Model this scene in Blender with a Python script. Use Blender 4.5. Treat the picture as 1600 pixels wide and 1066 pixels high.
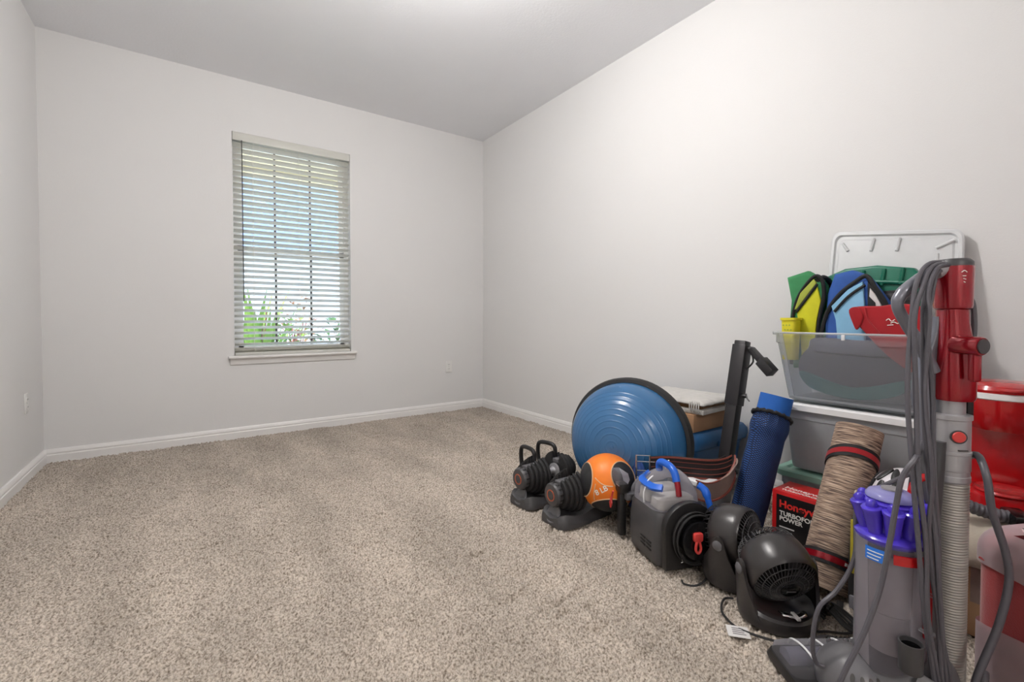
import bpy, bmesh, math, random
import numpy as np
from mathutils import Vector, Matrix, noise as mnoise

# ------------------------------------------------------------------ scene
for o in list(bpy.data.objects):
    bpy.data.objects.remove(o, do_unlink=True)
scene = bpy.context.scene
COL = scene.collection
random.seed(7)
RNG = np.random.default_rng(7)
PI = math.pi
XL, XR, YW, YN, H = -0.7916, 2.4945, 4.1049, -0.90, 2.759

# ------------------------------------------------------------------ camera
cam_data = bpy.data.cameras.new('camera')
cam = bpy.data.objects.new('camera', cam_data)
COL.objects.link(cam)
cam.location = (0, 0, 0.927)
cam.rotation_euler = (math.radians(90 - 1.2215), 0, math.radians(-34.9185))
cam_data.sensor_width = 36
cam_data.lens = 36 * 714.4 / 1600
cam_data.shift_y = -21.05 / 1600
cam_data.clip_start = 0.02
scene.camera = cam

# ------------------------------------------------------------------ world, sun, exposure
world = bpy.data.worlds.new('world')
scene.world = world
world.use_nodes = True
wn = world.node_tree
wn.nodes.clear()
sky = wn.nodes.new('ShaderNodeTexSky')
sky.sky_type = 'NISHITA'
sky.sun_disc = False
sky.sun_elevation = math.radians(48)
sky.sun_rotation = math.radians(-95)
sky.air_density = 1.2
sky.dust_density = 2.0
bg = wn.nodes.new('ShaderNodeBackground')
bg.inputs['Strength'].default_value = 0.8
wo = wn.nodes.new('ShaderNodeOutputWorld')
wn.links.new(sky.outputs[0], bg.inputs[0])
wn.links.new(bg.outputs[0], wo.inputs[0])

sun_d = bpy.data.lights.new('sun', 'SUN')
sun_d.energy = 2.6
sun_d.angle = math.radians(0.6)
sun_d.color = (1.0, 0.95, 0.86)
sun = bpy.data.objects.new('sun', sun_d)
COL.objects.link(sun)
sun.rotation_euler = Vector((-0.78, -0.06, 0.72)).to_track_quat('Z', 'Y').to_euler()
sun.location = (-6, 8, 9)

vs = scene.view_settings
vs.view_transform = 'Standard'
vs.look = 'None'
vs.exposure = 0.32
vs.gamma = 1.0
vs.use_curve_mapping = False
LAMP_POWER = 62.0
HALL_FILL_POWER = 60.0

# ------------------------------------------------------------------ materials
def srgb(r, g, b):
    f = lambda c: (c / 12.92) if c <= 0.04045 else ((c + 0.055) / 1.055) ** 2.4
    return (f(r / 255), f(g / 255), f(b / 255), 1.0)

def mat(name, col, rough=0.5, metal=0.0, var=0.06, vscale=25.0, bump=0.0, bscale=200.0,
        clear=None, spec=0.5, coat=0.0, sheen=0.0, trans=0.0):
    m = bpy.data.materials.new(name)
    m.use_nodes = True
    nt = m.node_tree
    N, L = nt.nodes, nt.links
    b = N['Principled BSDF']
    out = N['Material Output']
    tc = N.new('ShaderNodeTexCoord')
    nz = N.new('ShaderNodeTexNoise')
    nz.inputs['Scale'].default_value = vscale
    nz.inputs['Detail'].default_value = 3
    L.new(tc.outputs['Object'], nz.inputs['Vector'])
    hsv = N.new('ShaderNodeHueSaturation')
    hsv.inputs['Color'].default_value = col
    mr = N.new('ShaderNodeMapRange')
    mr.inputs['From Min'].default_value = 0.25
    mr.inputs['From Max'].default_value = 0.75
    mr.inputs['To Min'].default_value = 1 - var
    mr.inputs['To Max'].default_value = 1 + var
    L.new(nz.outputs['Fac'], mr.inputs['Value'])
    L.new(mr.outputs['Result'], hsv.inputs['Value'])
    L.new(hsv.outputs['Color'], b.inputs['Base Color'])
    b.inputs['Roughness'].default_value = rough
    b.inputs['Metallic'].default_value = metal
    b.inputs['Specular IOR Level'].default_value = spec
    b.inputs['Coat Weight'].default_value = coat
    b.inputs['Coat Roughness'].default_value = 0.08
    b.inputs['Sheen Weight'].default_value = sheen
    b.inputs['Transmission Weight'].default_value = trans
    if bump > 0:
        n2 = N.new('ShaderNodeTexNoise')
        n2.inputs['Scale'].default_value = bscale
        n2.inputs['Detail'].default_value = 4
        L.new(tc.outputs['Object'], n2.inputs['Vector'])
        bp = N.new('ShaderNodeBump')
        bp.inputs['Strength'].default_value = bump
        bp.inputs['Distance'].default_value = 0.002
        L.new(n2.outputs['Fac'], bp.inputs['Height'])
        L.new(bp.outputs['Normal'], b.inputs['Normal'])
    if clear is not None:
        tr = N.new('ShaderNodeBsdfTransparent')
        tr.inputs['Color'].default_value = clear[1]
        mx = N.new('ShaderNodeMixShader')
        fr = N.new('ShaderNodeFresnel')
        fr.inputs['IOR'].default_value = 1.42
        ma = N.new('ShaderNodeMath')
        ma.operation = 'MULTIPLY_ADD'
        ma.use_clamp = True
        ma.inputs[1].default_value = 0.8
        ma.inputs[2].default_value = clear[0]
        L.new(fr.outputs[0], ma.inputs[0])
        L.new(ma.outputs[0], mx.inputs[0])
        L.new(tr.outputs[0], mx.inputs[1])
        tl = N.new('ShaderNodeBsdfTranslucent')
        tl.inputs['Color'].default_value = col
        m2 = N.new('ShaderNodeMixShader')
        m2.inputs[0].default_value = 0.08 if clear[0] > 0.3 else 0.22
        L.new(b.outputs[0], m2.inputs[1])
        L.new(tl.outputs[0], m2.inputs[2])
        L.new(m2.outputs[0], mx.inputs[2])
        L.new(mx.outputs[0], out.inputs['Surface'])
    return m

def translucent(m, fac):
    nt = m.node_tree
    N, L = nt.nodes, nt.links
    t = N.new('ShaderNodeBsdfTranslucent')
    t.inputs['Color'].default_value = (0.95, 0.93, 0.86, 1)
    x = N.new('ShaderNodeMixShader')
    x.inputs[0].default_value = fac
    L.new(N['Principled BSDF'].outputs[0], x.inputs[1])
    L.new(t.outputs[0], x.inputs[2])
    L.new(x.outputs[0], N['Material Output'].inputs['Surface'])

def nodes_of(m):
    nt = m.node_tree
    return nt.nodes, nt.links, nt.nodes['Principled BSDF']

M = {}
M['wall'] = mat('wall_paint', srgb(226, 225, 224), 0.75, var=0.012, vscale=1.2, bump=0.22, bscale=150)
M['ceil'] = mat('ceiling_paint', srgb(240, 241, 244), 0.85, var=0.015, vscale=2, bump=0.5, bscale=70)
M['trim'] = mat('trim_paint', srgb(236, 234, 232), 0.35, var=0.01, vscale=3)
M['vinyl'] = mat('white_vinyl', srgb(236, 236, 234), 0.4, var=0.015)
M['slat'] = mat('blind_slat', srgb(242, 242, 238), 0.45, var=0.02, vscale=8)
translucent(M['slat'], 0.42)
M['cordwhite'] = mat('white_cord', srgb(225, 222, 214), 0.7)
M['glass'] = mat('window_glass', (0.9, 0.95, 1, 1), 0.02, clear=(0.0, (0.97, 0.99, 1, 1)))
M['muntin'] = mat('muntin', srgb(70, 66, 60), 0.5)
M['black'] = mat('black_plastic', srgb(26, 25, 26), 0.42, var=0.15)
M['blackgloss'] = mat('black_gloss', srgb(20, 20, 22), 0.18, var=0.1)
M['rubber'] = mat('black_rubber', srgb(34, 33, 34), 0.7, var=0.12, bump=0.15, bscale=300)
M['darkgrey'] = mat('dark_grey_plastic', srgb(66, 65, 67), 0.40, var=0.08)
M['fan'] = mat('charcoal_satin', srgb(52, 49, 49), 0.30, var=0.06)
M['midgrey'] = mat('mid_grey_plastic', srgb(98, 97, 100), 0.4, var=0.06)
M['cordgrey'] = mat('grey_cord', srgb(84, 82, 88), 0.40, var=0.08, vscale=60)
M['silver'] = mat('silver_plastic', srgb(168, 167, 170), 0.30, metal=0.35, var=0.05)
M['framegrey'] = mat('frame_grey', srgb(118, 119, 128), 0.28, metal=0.3, var=0.04)
M['hosegrey'] = mat('hose_grey', srgb(158, 154, 148), 0.45, metal=0.2, var=0.04)
M['shroud'] = mat('shroud_grey', srgb(188, 184, 184), 0.5, metal=0.1, var=0.08)
M['chrome'] = mat('chrome', srgb(205, 205, 205), 0.15, metal=1.0, var=0.03)
M['steel'] = mat('dark_steel', srgb(52, 50, 52), 0.38, metal=0.3, var=0.08)
M['redmetal'] = mat('metallic_red', srgb(150, 14, 30), 0.22, metal=0.35, var=0.05, coat=0.6)
M['redgloss'] = mat('gloss_red', srgb(178, 16, 22), 0.16, var=0.05, coat=0.5)
M['redplastic'] = mat('red_plastic', srgb(205, 62, 58), 0.4, var=0.06)
M['redcloth'] = mat('red_cloth', srgb(158, 12, 24), 0.85, var=0.1, vscale=14, bump=0.25, bscale=260, sheen=0.2)
M['redsofa'] = mat('red_velvet', srgb(150, 26, 30), 0.8, var=0.12, vscale=12, bump=0.35, bscale=240, sheen=0.6)
M['film'] = mat('stretch_film', srgb(225, 205, 210), 0.25, var=0.08, vscale=18, bump=0.5, bscale=30, clear=(0.42, (1, 1, 1, 1)))
M['bubble'] = mat('bubble_wrap', srgb(216, 213, 208), 0.3, var=0.10, vscale=40, bump=0.9, bscale=90, clear=(0.78, (1, 1, 1, 1)))
M['bosu'] = mat('blue_rubber', srgb(52, 102, 148), 0.24, var=0.10, vscale=5, spec=0.6)
M['orange'] = mat('orange_rubber', srgb(238, 126, 30), 0.42, var=0.06, bump=0.25, bscale=500)
M['ballblack'] = mat('ball_black', srgb(30, 30, 32), 0.45, var=0.1, bump=0.6, bscale=700)
M['seam'] = mat('pale_seam', srgb(214, 176, 138), 0.5)
M['whiteprint'] = mat('white_print', srgb(240, 238, 232), 0.6, var=0.02)
M['bluetote'] = mat('blue_tote', srgb(40, 96, 148), 0.4, var=0.06)
M['cardboard'] = mat('cardboard', srgb(166, 128, 96), 0.85, var=0.07, vscale=10, bump=0.15, bscale=90)
M['wood'] = mat('framed_wood', srgb(130, 96, 62), 0.5, var=0.2, vscale=30)
M['clear'] = mat('clear_plastic', srgb(230, 233, 237), 0.14, var=0.03, clear=(0.15, (0.97, 0.98, 0.99, 1)))
M['clearmilky'] = mat('milky_plastic', srgb(232, 235, 238), 0.25, var=0.04, clear=(0.36, (0.97, 0.98, 0.99, 1)))
M['clearbin'] = mat('clear_bin', srgb(206, 204, 210), 0.06, var=0.06, clear=(0.10, (0.93, 0.92, 0.95, 1)))
M['tank'] = mat('clear_tank', srgb(214, 212, 218), 0.08, var=0.04, clear=(0.10, (0.95, 0.95, 0.97, 1)))
M['whitelid'] = mat('white_lid', srgb(238, 238, 238), 0.35, var=0.02)
M['frostlid'] = mat('frosted_lid', srgb(232, 233, 234), 0.3, var=0.02, clear=(0.82, (1, 1, 1, 1)))
M['greenlid'] = mat('pale_green_lid', srgb(150, 196, 178), 0.35, var=0.04, clear=(0.8, (0.8, 1, 0.92, 1)))
M['contents'] = mat('grey_contents', srgb(120, 118, 124), 0.7, var=0.15, vscale=6)
M['paleitem'] = mat('pale_contents', srgb(196, 192, 186), 0.7, var=0.1, vscale=6)
M['blueplastic'] = mat('blue_plastic', srgb(28, 98, 205), 0.3, var=0.06)
M['bluemat'] = mat('blue_foam', srgb(30, 96, 180), 0.75, var=0.06, bump=0.2, bscale=400)
M['purple'] = mat('purple_plastic', srgb(72, 52, 190), 0.2, var=0.12, vscale=20, coat=0.3)
M['lilac'] = mat('lilac_clear', srgb(170, 168, 225), 0.12, var=0.05, clear=(0.6, (0.9, 0.9, 1, 1)))
M['labelblue'] = mat('label_blue', srgb(40, 120, 220), 0.45, var=0.02)
M['leather'] = mat('black_leather', srgb(36, 30, 32), 0.5, var=0.12, bump=0.3, bscale=200)
M['suede'] = mat('grey_suede', srgb(138, 116, 108), 0.9, var=0.1, vscale=30, bump=0.3, bscale=300)
M['leatheredge'] = mat('brown_edge', srgb(128, 62, 50), 0.6, var=0.1)
M['stitch'] = mat('pale_stitch', srgb(190, 176, 160), 0.7)
M['bluecloth'] = mat('blue_netting', srgb(30, 62, 120), 0.8, var=0.35, vscale=60, bump=0.6, bscale=150)
M['green'] = mat('green_fabric', srgb(56, 132, 82), 0.8, var=0.1, bump=0.3, bscale=500)
M['yellow'] = mat('yellow_fabric', srgb(204, 202, 30), 0.75, var=0.06, bump=0.25, bscale=500)
M['olive'] = mat('olive_mesh', srgb(168, 178, 72), 0.8, var=0.12, bump=0.4, bscale=600)
M['royal'] = mat('royal_fabric', srgb(44, 86, 160), 0.8, var=0.1, bump=0.3, bscale=500)
M['sky'] = mat('light_blue_fabric', srgb(136, 188, 222), 0.8, var=0.06, bump=0.3, bscale=500)
M['piping'] = mat('black_piping', srgb(22, 22, 24), 0.7)
M['greyfabric'] = mat('grey_fabric', srgb(86, 84, 96), 0.85, var=0.1, vscale=16, bump=0.2, bscale=300)
M['teal'] = mat('teal_fabric', srgb(70, 128, 128), 0.8, var=0.1)
M['toolgreen'] = mat('case_green', srgb(20, 110, 86), 0.35, var=0.08)
M['yellowplastic'] = mat('yellow_plastic', srgb(226, 214, 40), 0.4, var=0.05)
M['beigecloth'] = mat('beige_cloth', srgb(196, 186, 170), 0.9, var=0.08, vscale=12, bump=0.4, bscale=220, sheen=0.3)
M['mustard'] = mat('mustard_fabric', srgb(176, 160, 40), 0.8, var=0.15)
M['boxred'] = mat('carton_red', srgb(200, 26, 28), 0.4, var=0.03)
M['boxblack'] = mat('carton_black', srgb(24, 22, 24), 0.4, var=0.05)
M['textred'] = mat('print_red', srgb(226, 50, 44), 0.5, var=0.02)
M['helmetwhite'] = mat('helmet_white', srgb(222, 216, 220), 0.2, var=0.05, coat=0.5)
M['taglabel'] = mat('paper_tag', srgb(214, 212, 210), 0.6, var=0.03)
M['ring'] = mat('orange_ring', srgb(176, 88, 58), 0.45)
M['outlet'] = mat('outlet_plastic', srgb(232, 231, 228), 0.3, var=0.01)
M['slot'] = mat('slot_dark', srgb(70, 68, 66), 0.6)

def emission(name, col, strength):
    m = bpy.data.materials.new(name)
    m.use_nodes = True
    nt = m.node_tree
    b = nt.nodes['Principled BSDF']
    b.inputs['Base Color'].default_value = col
    b.inputs['Emission Color'].default_value = col
    b.inputs['Emission Strength'].default_value = strength
    return m

# carpet: warm grey pile with broad vacuum strokes
def carpet_mat():
    m = mat('carpet', srgb(190, 178, 164), 1.0, var=0.0, spec=0.1, sheen=0.15)
    N, L, b = nodes_of(m)
    tc = N.new('ShaderNodeTexCoord')
    n1 = N.new('ShaderNodeTexNoise'); n1.inputs['Scale'].default_value = 150; n1.inputs['Detail'].default_value = 3
    mp = N.new('ShaderNodeMapping'); mp.inputs['Rotation'].default_value = (0, 0, 0.35); mp.inputs['Scale'].default_value = (2.6, 0.9, 1)
    n2 = N.new('ShaderNodeTexNoise'); n2.inputs['Scale'].default_value = 1.6; n2.inputs['Detail'].default_value = 3
    L.new(tc.outputs['Object'], n1.inputs['Vector'])
    L.new(tc.outputs['Object'], mp.inputs['Vector']); L.new(mp.outputs[0], n2.inputs['Vector'])
    r1 = N.new('ShaderNodeValToRGB')
    r1.color_ramp.elements[0].position = 0.30; r1.color_ramp.elements[0].color = srgb(114, 102, 90)  # dark flecks paint in the shaded pits between tufts
    r1.color_ramp.elements[1].position = 0.62; r1.color_ramp.elements[1].color = srgb(205, 194, 181)
    L.new(n1.outputs['Fac'], r1.inputs[0])
    r2 = N.new('ShaderNodeMapRange')
    r2.inputs['From Min'].default_value = 0.35; r2.inputs['From Max'].default_value = 0.65
    r2.inputs['To Min'].default_value = 0.82; r2.inputs['To Max'].default_value = 1.08
    L.new(n2.outputs['Fac'], r2.inputs['Value'])
    hs = N.new('ShaderNodeHueSaturation')
    L.new(r1.outputs[0], hs.inputs['Color']); L.new(r2.outputs[0], hs.inputs['Value'])
    L.new(hs.outputs[0], b.inputs['Base Color'])
    bp = N.new('ShaderNodeBump'); bp.inputs['Strength'].default_value = 0.7; bp.inputs['Distance'].default_value = 0.004
    L.new(n1.outputs['Fac'], bp.inputs['Height']); L.new(bp.outputs[0], b.inputs['Normal'])
    return m
M['carpet'] = carpet_mat()

# woven striped mat: fine bands across the roll axis (local z)
def striped_mat():
    m = mat('heathered_mat', srgb(180, 150, 125), 0.9, var=0.0)
    N, L, b = nodes_of(m)
    tc = N.new('ShaderNodeTexCoord')
    mp = N.new('ShaderNodeMapping'); mp.inputs['Scale'].default_value = (14, 14, 250)
    nz = N.new('ShaderNodeTexNoise'); nz.inputs['Scale'].default_value = 1.4; nz.inputs['Detail'].default_value = 4
    L.new(tc.outputs['Object'], mp.inputs['Vector']); L.new(mp.outputs[0], nz.inputs['Vector'])
    r = N.new('ShaderNodeValToRGB')
    e = r.color_ramp.elements
    e[0].position = 0.36; e[0].color = srgb(78, 64, 60)
    e[1].position = 0.68; e[1].color = srgb(206, 184, 162)
    x = e.new(0.52); x.color = srgb(158, 134, 116)
    L.new(nz.outputs['Fac'], r.inputs[0]); L.new(r.outputs[0], b.inputs['Base Color'])
    bp = N.new('ShaderNodeBump'); bp.inputs['Strength'].default_value = 0.3; bp.inputs['Distance'].default_value = 0.002
    L.new(nz.outputs['Fac'], bp.inputs['Height']); L.new(bp.outputs[0], b.inputs['Normal'])
    return m
M['stripemat'] = striped_mat()

# knit mesh bag: diamond net of pale and navy threads
def mesh_bag():
    m = mat('mesh_bag', srgb(24, 58, 120), 0.7, var=0.0)
    N, L, b = nodes_of(m)
    tc = N.new('ShaderNodeTexCoord')
    fac = []
    for ang in (0.9, -0.9):
        mp = N.new('ShaderNodeMapping'); mp.inputs['Rotation'].default_value = (ang, 0, 0)
        w = N.new('ShaderNodeTexWave'); w.bands_direction = 'Z'; w.inputs['Scale'].default_value = 55
        L.new(tc.outputs['Object'], mp.inputs['Vector']); L.new(mp.outputs[0], w.inputs['Vector']); fac.append(w.outputs['Fac'])
    mx = N.new('ShaderNodeMath'); mx.operation = 'MULTIPLY'
    L.new(fac[0], mx.inputs[0]); L.new(fac[1], mx.inputs[1])
    r = N.new('ShaderNodeValToRGB'); e = r.color_ramp.elements
    e[0].position = 0.1; e[0].color = srgb(10, 22, 52)
    e[1].position = 0.8; e[1].color = srgb(40, 92, 168)
    L.new(mx.outputs[0], r.inputs[0]); L.new(r.outputs[0], b.inputs['Base Color'])
    bp = N.new('ShaderNodeBump'); bp.inputs['Strength'].default_value = 0.5; bp.inputs['Distance'].default_value = 0.002
    L.new(mx.outputs[0], bp.inputs['Height']); L.new(bp.outputs[0], b.inputs['Normal'])
    return m
M['meshbag'] = mesh_bag()
# ------------------------------------------------------------------ mesh helpers
def catmull(pts, n=8, closed=False):
    P = [Vector(p) for p in pts]
    if len(P) < 3:
        return P
    out = []
    cnt = len(P)
    rng = range(cnt) if closed else range(cnt - 1)
    for i in rng:
        if closed:
            a, b, c, d = P[(i - 1) % cnt], P[i], P[(i + 1) % cnt], P[(i + 2) % cnt]
        else:
            a, b, c, d = P[max(i - 1, 0)], P[i], P[i + 1], P[min(i + 2, cnt - 1)]
        for k in range(n):
            t = k / n
            out.append(0.5 * ((2 * b) + (c - a) * t + (2 * a - 5 * b + 4 * c - d) * t * t + (3 * b - a - 3 * c + d) * t ** 3))
    if not closed:
        out.append(P[-1])
    return out

class MB:
    def __init__(self):
        self.v, self.f = [], []

    def add(self, verts, faces, mtx=None):
        b = len(self.v)
        for p in verts:
            p = Vector(p)
            self.v.append(mtx @ p if mtx is not None else p)
        for f in faces:
            self.f.append([b + i for i in f])
        return self

    def box(self, lo, hi, bevel=0.0, seg=2, mtx=None):
        x0, y0, z0 = lo
        x1, y1, z1 = hi
        if bevel <= 0:
            v = [(x0, y0, z0), (x1, y0, z0), (x1, y1, z0), (x0, y1, z0), (x0, y0, z1), (x1, y0, z1), (x1, y1, z1), (x0, y1, z1)]
            f = [(3, 2, 1, 0), (4, 5, 6, 7), (0, 1, 5, 4), (1, 2, 6, 5), (2, 3, 7, 6), (3, 0, 4, 7)]
            return self.add(v, f, mtx)
        bm = bmesh.new()
        bmesh.ops.create_cube(bm, size=1)
        for q in bm.verts:
            q.co = Vector(((x0 + x1) / 2 + q.co.x * (x1 - x0), (y0 + y1) / 2 + q.co.y * (y1 - y0), (z0 + z1) / 2 + q.co.z * (z1 - z0)))
        bmesh.ops.bevel(bm, geom=bm.edges[:], offset=bevel, segments=seg, profile=0.5, affect='EDGES', clamp_overlap=True)
        return self.bm(bm, mtx)

    def bm(self, bm, mtx=None):
        bm.verts.index_update()
        vv = [q.co.copy() for q in bm.verts]
        ff = [[q.index for q in f.verts] for f in bm.faces]
        bm.free()
        return self.add(vv, ff, mtx)

    def plate(self, poly, thick, bevel=0.0, seg=2, mtx=None):
        """polygon in local xy, extruded 0..thick along z"""
        bm = bmesh.new()
        vs_ = [bm.verts.new((p[0], p[1], 0)) for p in poly]
        f = bm.faces.new(vs_)
        r = bmesh.ops.extrude_face_region(bm, geom=[f])
        nv = [g for g in r['geom'] if isinstance(g, bmesh.types.BMVert)]
        for q in nv:
            q.co.z += thick
        bmesh.ops.recalc_face_normals(bm, faces=bm.faces[:])
        if bevel > 0:
            ed = [e for e in bm.edges if abs(e.verts[0].co.z - e.verts[1].co.z) < 1e-6]
            bmesh.ops.bevel(bm, geom=ed, offset=bevel, segments=seg, profile=0.5, affect='EDGES', clamp_overlap=True)
        return self.bm(bm, mtx)

    def tube(self, pts, r, n=8, smooth=0, closed=False, caps=True, mtx=None, flat=None):
        P = catmull(pts, smooth, closed) if smooth else [Vector(p) for p in pts]
        m = len(P)
        rs = r if isinstance(r, (list, tuple)) else [r] * m
        if len(rs) != m:
            rs = [rs[min(int(i * len(rs) / m), len(rs) - 1)] for i in range(m)]
        verts, faces = [], []
        up = None
        for i in range(m):
            if closed:
                t = P[(i + 1) % m] - P[(i - 1) % m]
            else:
                t = P[min(i + 1, m - 1)] - P[max(i - 1, 0)]
            if t.length < 1e-9:
                t = Vector((0, 0, 1))
            t.normalize()
            if up is None:
                up = t.orthogonal().normalized()
                if flat is not None:
                    up = (Vector(flat) - t * t.dot(Vector(flat))).normalized()
            up = (up - t * t.dot(up))
            if up.length < 1e-6:
                up = t.orthogonal()
            up.normalize()
            sd = t.cross(up)
            for k in range(n):
                a = 2 * PI * k / n
                verts.append(P[i] + (up * math.cos(a) + sd * math.sin(a)) * rs[i])
        rng = m if closed else m - 1
        for i in range(rng):
            for k in range(n):
                a = i * n + k
                b = i * n + (k + 1) % n
                c = ((i + 1) % m) * n + (k + 1) % n
                d = ((i + 1) % m) * n + k
                faces.append((a, b, c, d))
        if caps and not closed:
            faces.append(tuple(range(n - 1, -1, -1)))
            faces.append(tuple((m - 1) * n + k for k in range(n)))
        return self.add(verts, faces, mtx)

    def lathe(self, prof, n=32, mtx=None, a0=0.0, a1=2 * PI, cap=True):
        full = abs(a1 - a0 - 2 * PI) < 1e-6
        cols = n if full else n + 1
        verts, faces = [], []
        for (r, z) in prof:
            for k in range(cols):
                a = a0 + (a1 - a0) * k / n
                verts.append((r * math.cos(a), r * math.sin(a), z))
        for i in range(len(prof) - 1):
            for k in range(n):
                k2 = (k + 1) % cols
                faces.append((i * cols + k, i * cols + k2, (i + 1) * cols + k2, (i + 1) * cols + k))
        if cap and full:
            if prof[0][0] > 1e-6:
                faces.append(tuple(range(cols - 1, -1, -1)))
            if prof[-1][0] > 1e-6:
                faces.append(tuple((len(prof) - 1) * cols + k for k in range(cols)))
        return self.add(verts, faces, mtx)

    def loft(self, loops, cap0=True, cap1=True, mtx=None):
        n = len(loops[0])
        verts = [p for l in loops for p in l]
        faces = []
        for i in range(len(loops) - 1):
            for k in range(n):
                faces.append((i * n + k, i * n + (k + 1) % n, (i + 1) * n + (k + 1) % n, (i + 1) * n + k))
        if cap0:
            faces.append(tuple(range(n - 1, -1, -1)))
        if cap1:
            faces.append(tuple((len(loops) - 1) * n + k for k in range(n)))
        return self.add(verts, faces, mtx)

    def grid(self, fn, nu, nv, mtx=None, closed_u=False):
        verts = [fn(i / nu, j / nv) for j in range(nv + 1) for i in range(nu + (0 if closed_u else 1))]
        c = nu if closed_u else nu + 1
        faces = []
        for j in range(nv):
            for i in range(nu):
                i2 = (i + 1) % c
                faces.append((j * c + i, j * c + i2, (j + 1) * c + i2, (j + 1) * c + i))
        return self.add(verts, faces, mtx)

    def mesh(self, name, angle=38):
        me = bpy.data.meshes.new(name)
        me.from_pydata([tuple(p) for p in self.v], [], self.f)
        bm = bmesh.new()
        bm.from_mesh(me)
        bmesh.ops.remove_doubles(bm, verts=bm.verts, dist=1e-6)
        bmesh.ops.recalc_face_normals(bm, faces=bm.faces)
        bm.to_mesh(me)
        bm.free()
        me.polygons.foreach_set('use_smooth', [True] * len(me.polygons))
        me.set_sharp_from_angle(angle=math.radians(angle))
        return me

    def build(self, name, m, parent=None, angle=38, label=None):
        me = self.mesh(name, angle)
        me.materials.append(M[m] if isinstance(m, str) else m)
        return link(name, me, parent, label)

def link(name, me, parent=None, label=None):
    o = bpy.data.objects.new(name, me)
    COL.objects.link(o)
    if parent is not None:
        o.parent = parent
    if label:
        o['label'] = label
    return o

def thing(name, label, cat, loc=(0, 0, 0), rotz=0.0, group=None):
    o = bpy.data.objects.new(name, None)
    o.empty_display_size = 0.05
    COL.objects.link(o)
    o.location = loc
    o.rotation_euler = (0, 0, rotz)
    return tag(o, label, cat, group)

def tag(o, label, cat, group=None, kind=None):
    o['label'] = label
    o['category'] = cat
    if group:
        o['group'] = group
    if kind:
        o['kind'] = kind
    return o

def struct(o, label=None, cat=None):
    o['kind'] = 'structure'
    if label:
        o['label'] = label
    if cat:
        o['category'] = cat
    return o

def rloop(cx, cy, hx, hy, r, z, n=6):
    out = []
    for (sx, sy, a0) in ((1, 1, 0), (-1, 1, PI / 2), (-1, -1, PI), (1, -1, 1.5 * PI)):
        for k in range(n + 1):
            a = a0 + (PI / 2) * k / n
            out.append((cx + sx * (hx - r) + r * math.cos(a), cy + sy * (hy - r) + r * math.sin(a), z))
    return out

def axis_mtx(p0, d, up=(0, 0, 1)):
    """local z along d, origin p0"""
    z = Vector(d).normalized()
    u = Vector(up)
    if abs(z.dot(u)) > 0.98:
        u = Vector((1, 0, 0))
    x = u.cross(z).normalized()
    y = z.cross(x)
    return Matrix(((x.x, y.x, z.x, p0[0]), (x.y, y.y, z.y, p0[1]), (x.z, y.z, z.z, p0[2]), (0, 0, 0, 1)))

def yzplane(x):
    """local (a, b, c) -> world (x + c, a, b)"""
    return Matrix(((0, 0, 1, x), (1, 0, 0, 0), (0, 1, 0, 0), (0, 0, 0, 1)))

def text_mesh(body, size, bold=0.0, extrude=0.0004):
    cu = bpy.data.curves.new('lettering', 'FONT')
    cu.body = body
    cu.size = size
    cu.offset = bold
    cu.extrude = extrude
    ob = bpy.data.objects.new('lettering', cu)
    COL.objects.link(ob)
    dg = bpy.context.evaluated_depsgraph_get()
    me = bpy.data.meshes.new_from_object(ob.evaluated_get(dg))
    bpy.data.objects.remove(ob, do_unlink=True)
    bpy.data.curves.remove(cu)
    return me

def lettering(name, body, size, mtx, m, parent, bold=0.0):
    me = text_mesh(body, size, bold)
    me.transform(mtx)
    me.materials.clear()
    me.materials.append(M[m])
    return link(name, me, parent)

# ------------------------------------------------------------------ room shell
def smooth_noise(x, y, sx, sy, seed):
    g = np.random.default_rng(seed).random((64, 64))
    u, v = x / sx, y / sy
    i, j = np.floor(u).astype(int), np.floor(v).astype(int)
    fu, fv = u - i, v - j
    fu, fv = fu * fu * (3 - 2 * fu), fv * fv * (3 - 2 * fv)
    a, b = g[i % 64, j % 64], g[(i + 1) % 64, j % 64]
    c, d = g[i % 64, (j + 1) % 64], g[(i + 1) % 64, (j + 1) % 64]
    return (a * (1 - fu) + b * fu) * (1 - fv) + (c * (1 - fu) + d * fu) * fv

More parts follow.
